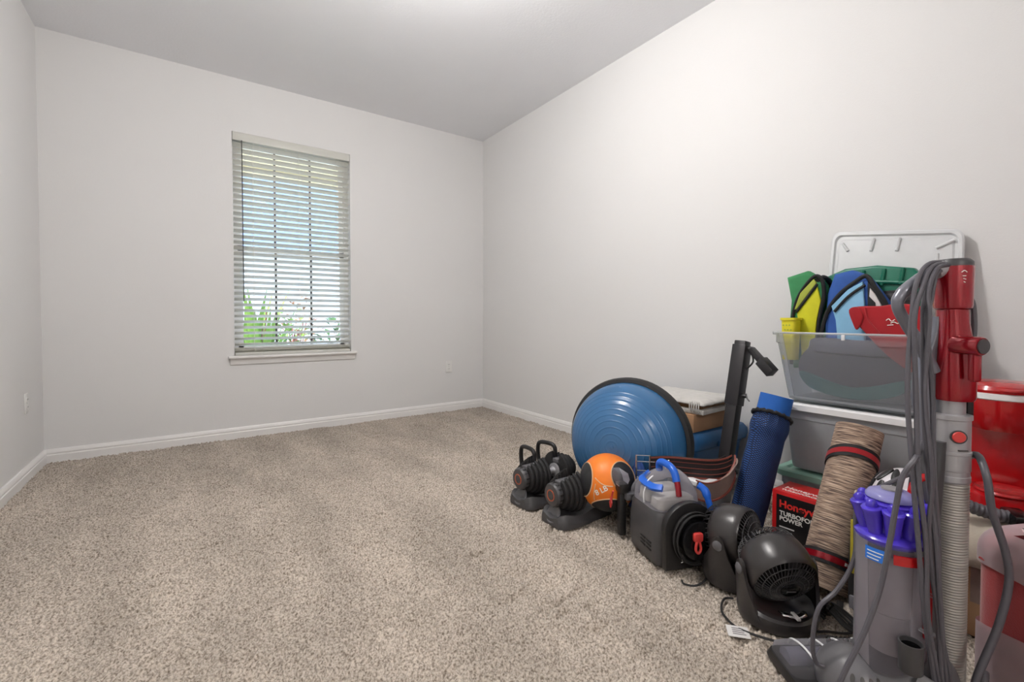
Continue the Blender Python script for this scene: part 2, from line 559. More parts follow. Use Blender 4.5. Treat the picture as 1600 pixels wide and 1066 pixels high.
def carpet():
    st = 0.0046
    xs = np.arange(XL - 0.01, XR + 0.01, st)
    ys = np.arange(YN - 0.01, YW + 0.01, st)
    X, Y = np.meshgrid(xs, ys)
    nx, ny = len(xs), len(ys)
    x, y = X.ravel(), Y.ravel()
    c = 0.0135
    big = 1024
    r = np.random.default_rng(3)
    jx, jy, jh = r.random((big, big)), r.random((big, big)), r.random((big, big))
    # pile leans: warp a little so tufts bunch into short rows
    wx = x + 0.010 * (smooth_noise(x, y, 0.05, 0.03, 21) - 0.5)
    wy = y + 0.016 * (smooth_noise(x, y, 0.07, 0.028, 22) - 0.5)
    i, j = np.floor(wx / c).astype(int), np.floor(wy / c).astype(int)
    best = np.full(x.shape, 9.0)
    bh = np.zeros(x.shape)
    for di in (-1, 0, 1):
        for dj in (-1, 0, 1):
            a, b = (i + di) % big, (j + dj) % big
            px = (i + di + 0.1 + 0.8 * jx[a, b]) * c
            py = (j + dj + 0.1 + 0.8 * jy[a, b]) * c
            d = np.hypot(wx - px, wy - py) / c
            k = d < best
            best = np.where(k, d, best)
            bh = np.where(k, jh[a, b], bh)
    tuft = np.clip(1 - (best / 0.80) ** 1.4, 0, 1)
    row = smooth_noise(x + 0.3 * y, y - 0.1 * x, 0.085, 0.024, 5)
    row = np.clip((0.42 - row) / 0.42, 0, 1)
    ru = smooth_noise(x * 0.93 + y * 0.36, y * 0.93 - x * 0.36, 0.16, 0.6, 9)      # vacuum strokes
    rug = 0.25 + 1.1 * np.clip((ru - 0.3) / 0.5, 0, 1)
    z = tuft * (0.0120 + 0.0080 * bh) - row * rug * 0.020 - 0.0150
    co = np.stack([x, y, z], 1).astype(np.float32)
    idx = np.arange(nx * ny).reshape(ny, nx)
    q = np.stack([idx[:-1, :-1], idx[:-1, 1:], idx[1:, 1:], idx[1:, :-1]], -1).reshape(-1, 4)
    me = bpy.data.meshes.new('floor')
    me.vertices.add(len(co))
    me.vertices.foreach_set('co', co.ravel())
    me.loops.add(q.size)
    me.loops.foreach_set('vertex_index', q.ravel().astype(np.int32))
    me.polygons.add(len(q))
    me.polygons.foreach_set('loop_start', np.arange(0, q.size, 4, dtype=np.int32))
    me.polygons.foreach_set('use_smooth', np.ones(len(q), dtype=bool))
    me.update(calc_edges=True)
    me.materials.append(M['carpet'])
    return struct(link('floor', me))
carpet()

T = 0.14
struct(MB().box((XL - T, YN - T, H), (XR + T, YW + T, H + 0.15)).build('ceiling', 'ceil'))
struct(MB().box((XL - T, YN - T, -0.1), (XL, YW + T, H)).build('wall_left', 'wall'))
struct(MB().box((XR, YN - T, -0.1), (XR + T, YW + T, H)).build('wall_right', 'wall'))
DX0, DX1, DZ = -0.36, 0.78, 2.08           # unseen doorway and hall behind the camera, added to let in fill light
nw = MB()
nw.box((XL, YN - T, -0.1), (DX0, YN, H)).box((DX1, YN - T, -0.1), (XR, YN, H)).box((DX0, YN - T, DZ), (DX1, YN, H))
struct(nw.build('wall_near', 'wall'))
HY = -3.1  # back of the added hall that holds the fill lamp
hw = MB()
hw.box((-1.3, HY - T, -0.1), (1.9, HY, H)).box((-1.3 - T, HY, -0.1), (-1.3, YN - T, H)).box((1.9, HY, -0.1), (1.9 + T, YN - T, H))
struct(hw.build('wall_hall', 'wall'))
struct(MB().box((-1.3, HY, H), (1.9, YN - T, H + 0.1)).build('ceiling_hall', 'ceil'))
struct(MB().box((-1.3, HY, -0.1), (1.9, YN, -0.006)).build('floor_hall', 'carpet'))
dt = MB()
dt.box((DX0 - 0.07, YN, -0.01), (DX0, YN + 0.016, DZ + 0.07), 0.003).box((DX1, YN, -0.01), (DX1 + 0.07, YN + 0.016, DZ + 0.07), 0.003).box((DX0, YN, DZ), (DX1, YN + 0.016, DZ + 0.07), 0.003)
struct(dt.build('trim_1', 'trim'))
WX0, WX1, WZ0, WZ1 = 0.260, 1.140, 0.618, 2.352
wf = MB()
wf.box((XL, YW, -0.1), (WX0, YW + T, H))
wf.box((WX1, YW, -0.1), (XR, YW + T, H))
wf.box((WX0, YW, -0.1), (WX1, YW + T, WZ0))
wf.box((WX0, YW, WZ1), (WX1, YW + T, H))
struct(wf.build('wall_far', 'wall'))

BPROF = [(0.0, -0.01), (0.015, -0.01), (0.015, 0.042), (0.012, 0.047), (0.012, 0.053), (0.014, 0.056), (0.011, 0.070), (0.006, 0.079), (0.0, 0.080)]
def baseboard(name, p0, p1, inward):
    p0, p1, w = Vector(p0), Vector(p1), Vector(inward)
    l0 = [p0 + w * a + Vector((0, 0, b)) for a, b in BPROF]
    l1 = [p1 + w * a + Vector((0, 0, b)) for a, b in BPROF]
    return struct(MB().loft([l0, l1]).build(name, 'trim', angle=20))
baseboard('baseboard_left', (XL, YN, 0), (XL, YW, 0), (1, 0, 0))
baseboard('baseboard_far', (XL, YW, 0), (XR, YW, 0), (0, -1, 0))
baseboard('baseboard_right', (XR, YN, 0), (XR, YW, 0), (-1, 0, 0))
baseboard('baseboard_near', (DX1 + 0.07, YN, 0), (XR, YN, 0), (0, 1, 0))

# ------------------------------------------------------------------ window
win = bpy.data.objects.new('window_1', None)
COL.objects.link(win)
win.location = (0.70, YW, WZ0)
struct(win)
def wp(mb, name, m, parent=win, label=None):
    for i, p in enumerate(mb.v):
        mb.v[i] = p - Vector(win.location)
    return mb.build(name, m, parent, label=label)
fy0, fy1 = YW + 0.085, YW + 0.135
fr = MB()
for a, b in (((WX0, WZ0), (WX0 + 0.035, WZ1)), ((WX1 - 0.035, WZ0), (WX1, WZ1)), ((WX0, WZ0), (WX1, WZ0 + 0.04)), ((WX0, WZ1 - 0.04), (WX1, WZ1))):
    fr.box((a[0], fy0, a[1]), (b[0], fy1, b[1]))
wp(fr, 'window_frame', 'vinyl')
ZM = 1.475
for nm, z0, z1, yo in (('lower_sash', WZ0 + 0.04, ZM + 0.02, 0.0), ('upper_sash', ZM - 0.02, WZ1 - 0.04, 0.022)):
    s_ = MB()
    x0, x1 = WX0 + 0.035, WX1 - 0.035
    y0, y1 = fy0 + 0.004 + yo, fy0 + 0.022 + yo
    s_.box((x0, y0, z0), (x0 + 0.035, y1, z1)).box((x1 - 0.035, y0, z0), (x1, y1, z1))
    s_.box((x0, y0, z0), (x1, y1, z0 + 0.045)).box((x0, y0, z1 - 0.04), (x1, y1, z1))
    wp(s_, nm, 'vinyl')
    ym = (y0 + y1) / 2
    wp(MB().box((x0 + 0.03, ym - 0.002, z0 + 0.04), (x1 - 0.03, ym + 0.002, z1 - 0.035)), 'pane', 'glass')
    for fx in (1 / 3, 2 / 3):
        xm = x0 + (x1 - x0) * fx
        wp(MB().box((xm - 0.008, ym - 0.004, z0 + 0.04), (xm + 0.008, ym + 0.004, z1 - 0.035)), 'muntin', 'muntin')
stool = MB().box((WX0 - 0.042, YW - 0.045, WZ0 - 0.004), (WX1 + 0.042, YW, WZ0 + 0.016), 0.006)
stool.box((WX0, YW - 0.002, WZ0 - 0.004), (WX1, fy0, WZ0 + 0.016))
wp(stool, 'window_stool', 'trim')
ap = MB()
ap.loft([[Vector((WX0 - 0.028, YW - a, b)) for a, b in ((0, 0.565), (0.012, 0.567), (0.020, 0.60), (0.026, 0.614), (0, 0.614))],
         [Vector((WX1 + 0.028, YW - a, b)) for a, b in ((0, 0.565), (0.012, 0.567), (0.020, 0.60), (0.026, 0.614), (0, 0.614))]])
wp(ap, 'window_apron', 'trim')

# blind
bl = thing('window_blind', 'white horizontal slat blind lowered inside the window recess', 'blind', (0.70, YW + 0.035, WZ0 + 0.016))
BW = (WX1 - WX0) / 2 - 0.006
zb = WZ1 - WZ0 - 0.016
MB().box((-BW, -0.028, zb - 0.055), (BW, 0.028, zb - 0.002), 0.004).build('headrail', 'slat', bl)
MB().box((-BW - 0.003, -0.036, zb - 0.062), (BW + 0.003, -0.029, zb + 0.0), 0.003).build('valance', 'slat', bl)
sm = MB()
ta = math.radians(24)
def slat_pt(u, v):
    t = (u - 0.5) * 0.050
    cr = 0.0022 * (1 - (2 * u - 1) ** 2)
    return ((v - 0.5) * 2 * BW, t * math.cos(ta) + cr * math.sin(ta), -t * math.sin(ta) + cr * math.cos(ta))
def slat_lo(u, v):
    p = slat_pt(u, v)
    return (p[0], p[1] - 0.0024 * math.sin(ta), p[2] - 0.0024 * math.cos(ta))
nsl = 6
top = [slat_pt(i / nsl, 0) for i in range(nsl + 1)] + [slat_lo(i / nsl, 0) for i in range(nsl, -1, -1)]
top2 = [slat_pt(i / nsl, 1) for i in range(nsl + 1)] + [slat_lo(i / nsl, 1) for i in range(nsl, -1, -1)]
sm.loft([top, top2])
slme = sm.mesh('slat')
slme.materials.append(M['slat'])
SP = 0.0442
k = 0
z = zb - 0.085
while z > 0.075:
    o = link('slat', slme, bl)
    o.location = (0, 0, z)
    z -= SP
for i in range(3):
    o = link('slat', slme, bl)
    o.location = (0, 0, 0.034 + 0.0085 * i)
MB().box((-BW, -0.025, 0.001), (BW, 0.025, 0.022), 0.005).build('bottom_rail', 'slat', bl)
for cx in (-0.30, 0.03, 0.33):
    for cy in (-0.026, 0.026):
        MB().tube([(cx, cy, 0.02), (cx, cy, zb - 0.05)], 0.0011, 5).build('ladder_cord', 'cordwhite', bl)
MB().tube([(-0.375, -0.040, zb - 0.06), (-0.373, -0.040, 0.42)], 0.0035, 6).build('tilt_wand', 'slot', bl, label='thin dark tilt wand')

# ------------------------------------------------------------------ wall outlets
def outlet(label, loc, rotz):
    t = thing('wall_outlet', label, 'outlet', loc, rotz, 'wall outlets')
    MB().box((-0.035, -0.006, -0.057), (0.035, 0.0, 0.057), 0.003).build('cover_plate', 'outlet', t)
    for dz in (-0.022, 0.022):
        r_ = MB().plate([(0.017 * math.cos(a), max(-0.0135, min(0.0135, 0.017 * math.sin(a)))) for a in [2 * PI * q / 20 for q in range(20)]], 0.003,
                        mtx=Matrix.Translation((0, -0.006, dz)) @ Matrix.Rotation(PI / 2, 4, 'X')).build('receptacle', 'outlet', t)
        for dx in (-0.0065, 0.0065):
            MB().box((dx - 0.0012, -0.0096, dz - 0.004), (dx + 0.0012, -0.009, dz + 0.005)).build('slot', 'slot', r_)
    MB().lathe([(0.003, 0), (0.003, 0.0015), (0, 0.002)], 10, mtx=Matrix.Translation((0, -0.006, 0)) @ Matrix.Rotation(PI / 2, 4, 'X')).build('screw', 'silver', t)
outlet('white duplex outlet on the window wall near the far corner', (2.092, YW, 0.439), 0)
outlet('white duplex outlet low on the left wall', (XL, 3.736, 0.437), PI / 2)

# ------------------------------------------------------------------ ceiling light (above the frame, lights the room)
M['lampglass'] = emission('lit_glass', (1.0, 0.90, 0.78, 1), 3.0)
def ceiling_lamp(label, loc, power, colr):
    cl = thing('ceiling_light', label, 'lamp', loc)
    MB().lathe([(0.165, 0.0), (0.17, -0.012), (0.165, -0.03), (0.10, -0.032)], 40).build('lamp_base', 'silver', cl)
    MB().lathe([(0.155, -0.030), (0.150, -0.05), (0.125, -0.078), (0.08, -0.097), (0.03, -0.104), (0.0, -0.105)], 40).build('lamp_shade', 'lampglass', cl)
    ld = bpy.data.lights.new('ceiling_bulb', 'POINT')
    ld.energy = power
    ld.color = colr
    ld.shadow_soft_size = 0.11
    lo_ = bpy.data.objects.new('ceiling_bulb', ld)
    COL.objects.link(lo_)
    lo_.parent = cl
    lo_.location = (0, 0, -0.24)
ceiling_lamp('round frosted ceiling light in the middle of the bedroom ceiling', (0.75, 1.60, H), LAMP_POWER, (1.0, 0.975, 0.955))
ceiling_lamp('unseen round frosted ceiling light added in the hall as fill', (0.05, -1.95, H), HALL_FILL_POWER, (1.0, 0.95, 0.90))  # hall lamp added to brighten the room's contents through the doorway

# ------------------------------------------------------------------ outdoors seen through the blind
M['lawn'] = mat('pale_paving', srgb(206, 204, 192), 0.9, var=0.12, vscale=3, bump=0.4, bscale=40)
M['stucco'] = mat('cream_stucco', srgb(240, 228, 192), 0.9, var=0.03, vscale=4, bump=0.3, bscale=80)
M['housewall'] = mat('grey_siding', srgb(214, 216, 220), 0.8, var=0.04, vscale=2)
M['roofblue'] = mat('slate_roof', srgb(120, 140, 172), 0.8, var=0.12, vscale=9, bump=0.3, bscale=30)
M['leaf'] = mat('leaf_green', srgb(120, 160, 56), 0.55, var=0.3, vscale=6)
M['leafdark'] = mat('leaf_dark', srgb(84, 122, 62), 0.55, var=0.3, vscale=6)
M['leafred'] = mat('leaf_bronze', srgb(148, 112, 84), 0.6, var=0.3, vscale=6)
M['panedark'] = mat('house_pane', srgb(84, 100, 122), 0.15, var=0.1)
struct(MB().box((-9, YW + T, -0.45), (14, 22, -0.15)).build('ground', 'lawn'))
eave = thing('porch_eave', 'cream porch ceiling and beam outside above the window', 'eave', (0.7, 5.0, 2.55))
MB().box((-4.5, YW + T - 5.0, 0.0), (5.5, 0.62, 0.10)).build('porch_ceiling', 'stucco', eave)
MB().box((-4.5, 0.62, -0.06), (5.5, 0.82, 0.30), 0.01).build('beam', 'stucco', eave)
hs = thing('neighbour_house', 'grey neighbouring house with slate blue roof beyond the shrubs', 'house', (2.6, 13.0, -0.15))
MB().box((-6, 0, 0), (7, 4, 2.75)).build('wall', 'housewall', hs)
MB().loft([[Vector((-6.5, -0.5, 2.7)), Vector((-6.5, 4.5, 2.7)), Vector((-6.5, 2, 5.4))], [Vector((7.5, -0.5, 2.7)), Vector((7.5, 4.5, 2.7)), Vector((7.5, 2, 5.4))]]).build('roof', 'roofblue', hs)
for hx in (-5.0, 5.6):
    w_ = MB().box((hx - 0.55, -0.05, 0.9), (hx + 0.55, 0.02, 2.1)).build('window', 'vinyl', hs)
    MB().box((hx - 0.48, -0.06, 0.97), (hx + 0.48, -0.045, 2.03)).build('pane', 'panedark', w_)

def shrub(loc, h, w, m, label, n=150, spiky=False):
    t = thing('shrub', label, 'shrub', loc, 0, 'shrubs outside the window')
    f = MB()
    for i in range(n):
        a = random.uniform(0, 2 * PI)
        if spiky:
            base = Vector((random.gauss(0, 0.05), random.gauss(0, 0.05), random.uniform(0, 0.2 * h)))
            d = Vector((math.cos(a) * random.uniform(0.1, 0.6), math.sin(a) * random.uniform(0.1, 0.6), 1)).normalized()
            ln, wd = h * random.uniform(0.5, 0.95), 0.035
        else:
            rr = math.sqrt(random.random()) * w
            zz = random.uniform(0.1, 1.0) * h * math.sqrt(max(0.05, 1 - (rr / w) ** 2 * 0.8))
            base = Vector((rr * math.cos(a), rr * math.sin(a), zz))
            d = Vector((math.cos(a), math.sin(a), random.uniform(0.1, 1.4))).normalized()
            ln, wd = random.uniform(0.09, 0.19), random.uniform(0.022, 0.042)
        s_ = d.cross(Vector((0, 0, 1))).normalized() * wd
        up = s_.cross(d).normalized() * wd * 0.35
        tip = base + d * ln - Vector((0, 0, ln * 0.18))
        mid = base + d * ln * 0.5
        f.add([base, mid + s_ + up, tip, mid - s_ + up, mid], [(0, 1, 4), (1, 2, 4), (2, 3, 4), (3, 0, 4)])
    f.build('foliage', m, t, angle=80)
    st = MB()
    for i in range(4):
        a = i * PI / 2 + 0.4
        st.tube([(0, 0, -0.02), (0.05 * math.cos(a), 0.05 * math.sin(a), h * 0.35), (w * 0.4 * math.cos(a), w * 0.4 * math.sin(a), h * 0.7)], 0.008, 5)
    st.build('stem', 'leatheredge', t)
shrub((0.62, 6.0, -0.15), 1.65, 0.24, 'leaf', 'tall spiky bright green plant at the left of the window view', 60, True)
shrub((1.02, 6.5, -0.15), 1.25, 0.30, 'leaf', 'bright green shrub outside, left of the window centre', 170)
shrub((1.52, 6.2, -0.15), 1.10, 0.28, 'leafdark', 'dark green shrub outside, right of the window centre', 170)
shrub((2.05, 6.7, -0.15), 1.05, 0.30, 'leaf', 'bright green shrub outside at the right of the window view', 170)
shrub((1.30, 7.6, -0.15), 1.45, 0.40, 'leafred', 'bronze leaved shrub outside behind the green shrubs', 230)
shrub((0.40, 6.9, -0.15), 1.0, 0.30, 'leafdark', 'dark green shrub outside at the far left of the window view')
shrub((2.30, 7.9, -0.15), 1.4, 0.40, 'leafred', 'bronze leaved shrub outside at the right, near the house', 200)

# ------------------------------------------------------------------ half-ball balance trainer
bN = Vector((-0.93, -0.36, 0.06)).normalized()
bt = thing('balance_trainer', 'large blue half-ball balance trainer standing on edge with black rim', 'exercise ball', (1.795, 1.545, 0.0))
bm_ = axis_mtx((0, 0, 0.312), bN)
prof = []
R0, HD = 0.288, 0.205
for i in range(31):
    a = PI / 2 * i / 30
    r_, z_ = R0 * math.cos(a) ** 0.9 if i < 30 else 0.0, 0.022 + HD * math.sin(a)
    prof.append((r_, z_))
prof2 = []
for i in range(len(prof) - 1):
    (r0, z0), (r1, z1) = prof[i], prof[i + 1]
    prof2.append((r0, z0))
    if 8 < i < 29 and i % 2 == 0:       # raised concentric ribs
        n_ = Vector((z1 - z0, 0, -(r1 - r0))).normalized()
        n_ = Vector((abs(n_.x), 0, abs(n_.z)))
        for t_, h_ in ((0.40, 0.0), (0.5, 0.0010), (0.60, 0.0)):
            prof2.append((r0 + (r1 - r0) * t_ + n_.x * h_, z0 + (z1 - z0) * t_ + n_.z * h_))
prof2.append(prof[-1])
MB().lathe(prof2, 72, mtx=bm_, cap=False).build('dome', 'bosu', bt, angle=60)
MB().lathe([(0.0, -0.045), (0.18, -0.045), (0.29, -0.036), (0.312, -0.022), (0.3125, 0.012), (0.306, 0.026), (0.290, 0.030), (0.284, 0.024), (0.0, 0.020)], 72, mtx=bm_).build('platform', 'rubber', bt)
for s_ in (1, -1):
    MB().tube([bm_ @ Vector((s_ * 0.09, -0.12, -0.040)), bm_ @ Vector((s_ * 0.10, -0.09, -0.062)), bm_ @ Vector((s_ * 0.10, 0, -0.066)), bm_ @ Vector((s_ * 0.10, 0.09, -0.062)), bm_ @ Vector((s_ * 0.09, 0.12, -0.040))], 0.010, 8, 4).build('grip_handle', 'rubber', bt)
nip = bm_ @ Vector((0, 0, 0.022 + HD))
MB().lathe([(0.010, -0.001), (0.010, 0.002), (0.006, 0.003), (0, 0.003)], 14, mtx=axis_mtx(nip, bN)).build('centre_button', 'bosu', bt)

# ------------------------------------------------------------------ adjustable dumbbells
def disc_notched(R, n=40, notch=0.30, depth=0.45):
    pts = []
    for i in range(n):
        a = 2 * PI * i / n
        pts.append((R * math.cos(a), R * math.sin(a)))
    out = []
    for (x, y) in pts:
        a = math.atan2(y, x)
        if abs(a - PI / 2) < notch:
            continue
        out.append((x, y))
    # rotate list so it starts after the notch
    out.sort(key=lambda p: (math.atan2(p[1], p[0]) - (PI / 2 + notch)) % (2 * PI))
    w = R * math.sin(notch)
    out.append((w, R * depth))
    out.append((-w, R * depth))
    return out

XAX = Matrix(((0, 0, 1, 0), (1, 0, 0, 0), (0, 1, 0, 0), (0, 0, 0, 1)))   # local xy -> yz, z -> x
def dumbbell(label, loc, rotz, L, far):
    t = thing('adjustable_dumbbell', label, 'dumbbell', loc, rotz, 'adjustable dumbbells on the carpet')
    zc = 0.132
    W = 0.088
    # storage tray: long low boat with a raised cradle at the near end
    tr = MB()
    loops = []
    for (x, w, h_) in ((0.0, 0.060, 0.046), (0.012, 0.076, 0.056), (0.035, 0.088, 0.060), (0.085, 0.092, 0.046), (0.14, 0.090, 0.040), (0.19, 0.082, 0.050), (L - 0.06, 0.080, 0.058), (L - 0.015, 0.074, 0.056), (L, 0.066, 0.044)):
        loops.append([Vector((x, -w, 0)), Vector((x, -w, h_ * 0.45)), Vector((x, -w * 0.80, h_)), Vector((x, -w * 0.45, h_ * 0.80)), Vector((x, 0, h_ * 0.66)),
                      Vector((x, w * 0.45, h_ * 0.80)), Vector((x, w * 0.80, h_)), Vector((x, w, h_ * 0.45)), Vector((x, w, 0))])
    tr.loft(loops)
    tray = tr.build('storage_tray', 'darkgrey', t, angle=32)
    MB().lathe([(0.043, 0.0), (0.038, 0.004), (0.020, -0.004), (0.0, -0.006)], 24, mtx=Matrix.Translation((0.018, 0.0, 0.045)) @ Matrix.Rotation(-1.05, 4, 'Y'), cap=False).build('cradle_dish', 'midgrey', tray)
    # dial
    d = MB().lathe([(0.034, 0.0), (0.047, 0.002), (0.053, 0.010), (0.053, 0.030), (0.050, 0.034), (0.0, 0.034)], 36, mtx=Matrix.Translation((0.004, 0, zc)) @ XAX).build('weight_dial', 'darkgrey', t, label='grey weight dial')
    MB().lathe([(0.026, 0.003), (0.026, -0.002), (0.021, -0.002), (0.021, 0.003)], 30, mtx=Matrix.Translation((0.004, 0, zc)) @ XAX, cap=False).build('dial_ring', 'ring', d)
    MB().lathe([(0.019, 0.003), (0.017, -0.003), (0.0, -0.003)], 24, mtx=Matrix.Translation((0.004, 0, zc)) @ XAX).build('dial_knob', 'darkgrey', d)
    MB().box((0.0, -0.002, zc - 0.016), (0.004, 0.002, zc + 0.016), mtx=None).build('dial_pointer', 'slot', d)
    for i in range(14):
        a = 2 * PI * i / 14
        MB().box((0.012, -0.003, 0.050), (0.030, 0.003, 0.0555), mtx=Matrix.Translation((0.004, 0, zc)) @ Matrix.Rotation(a, 4, 'X')).build('dial_grip', 'black', d)
    def stack(x0, sgn, radii):
        for i, R in enumerate(radii):
            x = x0 + sgn * i * 0.0205
            MB().plate(disc_notched(R), 0.0155, 0.003, mtx=Matrix.Translation((x, 0, zc)) @ XAX).build('weight_plate', 'rubber', t)
        xa, xb = sorted((x0, x0 + sgn * len(radii) * 0.0205))
        MB().box((xa, -0.020, zc + 0.03), (xb, 0.020, zc + 0.058), 0.003).build('selector_block', 'midgrey', t)
    stack(0.042, 1, (0.068, 0.077, 0.086, 0.093, 0.097))
    hx = 0.042 + 5 * 0.0205
    he = L - 0.115 if far else L - 0.145
    MB().lathe([(0.036, 0), (0.036, 0.010), (0.020, 0.014), (0.017, 0.02), (0.0165, he - hx - 0.02), (0.020, he - hx - 0.014), (0.036, he - hx - 0.01), (0.036, he - hx)], 24, mtx=Matrix.Translation((hx, 0, zc)) @ XAX).build('grip', 'silver', t, label='grey metal grip')
    if far:
        stack(L - 0.115, 1, (0.095, 0.090, 0.083, 0.075))
        MB().lathe([(0.047, 0.0), (0.047, 0.026), (0.040, 0.032), (0, 0.032)], 30, mtx=Matrix.Translation((L - 0.034, 0, zc)) @ XAX).build('weight_dial', 'darkgrey', t)
    return t
dumbbell('black adjustable dumbbell at the far left end, nearest the window wall', (1.300, 1.815, 0), 0.02, 0.36, True)
dumbbell('black adjustable dumbbell in grey tray right beside the orange ball', (1.300, 1.565, 0), -0.02, 0.32, False)

def kettlebell(label, loc, rz):
    t = thing('kettlebell', label, 'kettlebell', loc, rz, 'kettlebells behind the dumbbells')
    MB().lathe([(0.040, 0.0), (0.056, 0.006), (0.068, 0.035), (0.071, 0.065), (0.066, 0.098), (0.050, 0.122), (0.028, 0.134), (0, 0.136)], 32).build('bell', 'rubber', t)
    MB().tube([(0, -0.050, 0.105), (0, -0.060, 0.16), (0, -0.058, 0.205), (0, -0.040, 0.222), (0, 0.0, 0.226), (0, 0.040, 0.222), (0, 0.058, 0.205), (0, 0.060, 0.16), (0, 0.050, 0.105)], 0.0115, 10, 5).build('handle', 'black', t)
kettlebell('black kettlebell with loop handle behind the leftmost dumbbell', (1.475, 1.965, 0), 0.0)
kettlebell('black kettlebell next to the balance trainer rim, right of the other kettlebell', (1.622, 1.985, 0), 0.25)

# ------------------------------------------------------------------ medicine ball
BC, BR = Vector((1.533, 1.440, 0.183)), 0.1255
ball = thing('medicine_ball', 'orange and black medicine ball resting on the dumbbell tray', 'ball', (BC.x, BC.y, BC.z - BR))
toC = (Vector((0, 0, 0.927)) - BC).normalized()
rgt = toC.cross(Vector((0, 0, 1))).normalized() * -1
upv = rgt.cross(toC) * -1
if upv.z < 0:
    upv = -upv
if rgt.dot(Vector((0.82, -0.57, 0))) < 0:
    rgt = -rgt
Z0 = Vector((0, 0, BR))
def on_ball(a, b, k=1.0):
    """a, b = unit offsets right / up on the near side of the ball"""
    c = math.sqrt(max(0.0, 1 - a * a - b * b))
    return Z0 + (rgt * a + upv * b + toC * c) * BR * k
def sph(n=48, m=32):
    return MB().grid(lambda u, v: Z0 + Vector((math.cos(2 * PI * u) * math.sin(PI * v), math.sin(2 * PI * u) * math.sin(PI * v), math.cos(PI * v))) * BR, n, m)
sph().build('shell', 'orange', ball, angle=180)
def cap_patch(ca, cb, cc, rad, name, m):
    """spherical cap centred on direction (ca right, cb up, cc toward camera)"""
    d = (rgt * ca + upv * cb + toC * cc).normalized()
    mx = axis_mtx(Z0, d)
    pr = [(BR * 1.004 * math.sin(rad * i / 10), BR * 1.004 * math.cos(rad * i / 10)) for i in range(10, -1, -1)]
    p_ = MB().lathe(pr, 40, mtx=mx, cap=False).build(name, m, ball, angle=180)
    ring = [mx @ Vector((BR * 1.003 * math.sin(rad) * math.cos(2 * PI * q / 48), BR * 1.003 * math.sin(rad) * math.sin(2 * PI * q / 48), BR * 1.003 * math.cos(rad))) for q in range(48)]
    MB().tube(ring, 0.0026, 6, closed=True).build('seam', 'seam', ball)
cap_patch(-0.95, 0.05, 0.42, 0.62, 'black_panel', 'ballblack')
cap_patch(0.62, 0.22, 0.72, 0.56, 'black_panel', 'ballblack')
cap_patch(0.10, -0.98, 0.30, 0.68, 'black_panel', 'ballblack')
cap_patch(0.3, 0.5, -0.9, 0.6, 'black_panel', 'ballblack')
MB().tube([on_ball(-0.42, 0.10, 1.003), on_ball(-0.2, -0.08, 1.003), on_ball(0.0, -0.14, 1.003), on_ball(0.18, -0.14, 1.003)], 0.0024, 6, 6).build('seam', 'seam', ball)
MB().tube([on_ball(-0.40, -0.10, 1.003), on_ball(-0.45, -0.4, 1.003), on_ball(-0.44, -0.62, 1.003)], 0.0022, 6, 6).build('seam', 'seam', ball)
me = text_mesh('8 LB', 0.034, 0.0006)
for v in me.vertices:
    a, b = v.co.x * math.cos(0.5) - v.co.y * math.sin(0.5), v.co.x * math.sin(0.5) + v.co.y * math.cos(0.5)
    v.co = on_ball(a / BR * 0.9 - 0.36, b / BR * 0.9 - 0.47, 1.016 + v.co.z * 2)
me.materials.clear(); me.materials.append(M['whiteprint'])
link('printed_weight', me, ball, 'white 8 LB print')

# ------------------------------------------------------------------ storage behind the balance trainer
def tote(name, label, cat, lo, hi, taper, m, rim=0.012, rad=0.04, group=None, wall=0.003, ribs=False):
    """open tapered box; lo / hi are the extents at the rim, the foot is narrower by taper"""
    cx, cy = (lo[0] + hi[0]) / 2, (lo[1] + hi[1]) / 2
    hx, hy = (hi[0] - lo[0]) / 2, (hi[1] - lo[1]) / 2
    t = thing(name, label, cat, (cx, cy, lo[2]), 0, group)
    h = hi[2] - lo[2]
    L_ = []
    L_.append(rloop(0, 0, hx - rim - taper - 0.02, hy - rim - taper - 0.02, rad * 0.7, 0.0))
    L_.append(rloop(0, 0, hx - rim - taper - 0.004, hy - rim - taper - 0.004, rad * 0.9, 0.006))
    L_.append(rloop(0, 0, hx - rim - taper, hy - rim - taper, rad, 0.02))
    L_.append(rloop(0, 0, hx - rim - 0.10 * taper, hy - rim - 0.10 * taper, rad, h - 0.05))
    L_.append(rloop(0, 0, hx - rim + 0.002, hy - rim + 0.002, rad, h - 0.046))
    L_.append(rloop(0, 0, hx - rim + 0.002, hy - rim + 0.002, rad, h - 0.012))
    L_.append(rloop(0, 0, hx, hy, rad, h - 0.012))
    L_.append(rloop(0, 0, hx, hy, rad, h))
    L_.append(rloop(0, 0, hx - rim - wall, hy - rim - wall, rad, h))
    L_.append(rloop(0, 0, hx - rim - taper - wall, hy - rim - taper - wall, rad, 0.02))
    L_.append(rloop(0, 0, hx - rim - taper - wall - 0.015, hy - rim - taper - wall - 0.015, rad * 0.8, 0.008))
    MB().loft(L_).build('tub', m, t)
    if m.startswith('clear'):
        MB().tube(rloop(0, 0, hx - 0.004, hy - 0.004, rad, h - 0.003), 0.0042, 6, closed=True).build('rim', 'frostlid', t)
    return t, hx, hy, h

def add_lid(t, hx, hy, z, m, thick=0.022, rad=0.04, over=0.006):
    L_ = [rloop(0, 0, hx + over, hy + over, rad, z - 0.008), rloop(0, 0, hx + over, hy + over, rad, z + thick - 0.006),
          rloop(0, 0, hx + over - 0.006, hy + over - 0.006, rad, z + thick), rloop(0, 0, hx - 0.025, hy - 0.025, rad * 0.8, z + thick),
          rloop(0, 0, hx - 0.033, hy - 0.033, rad * 0.8, z + thick - 0.008)]
    return MB().loft(L_).build('lid', m, t)

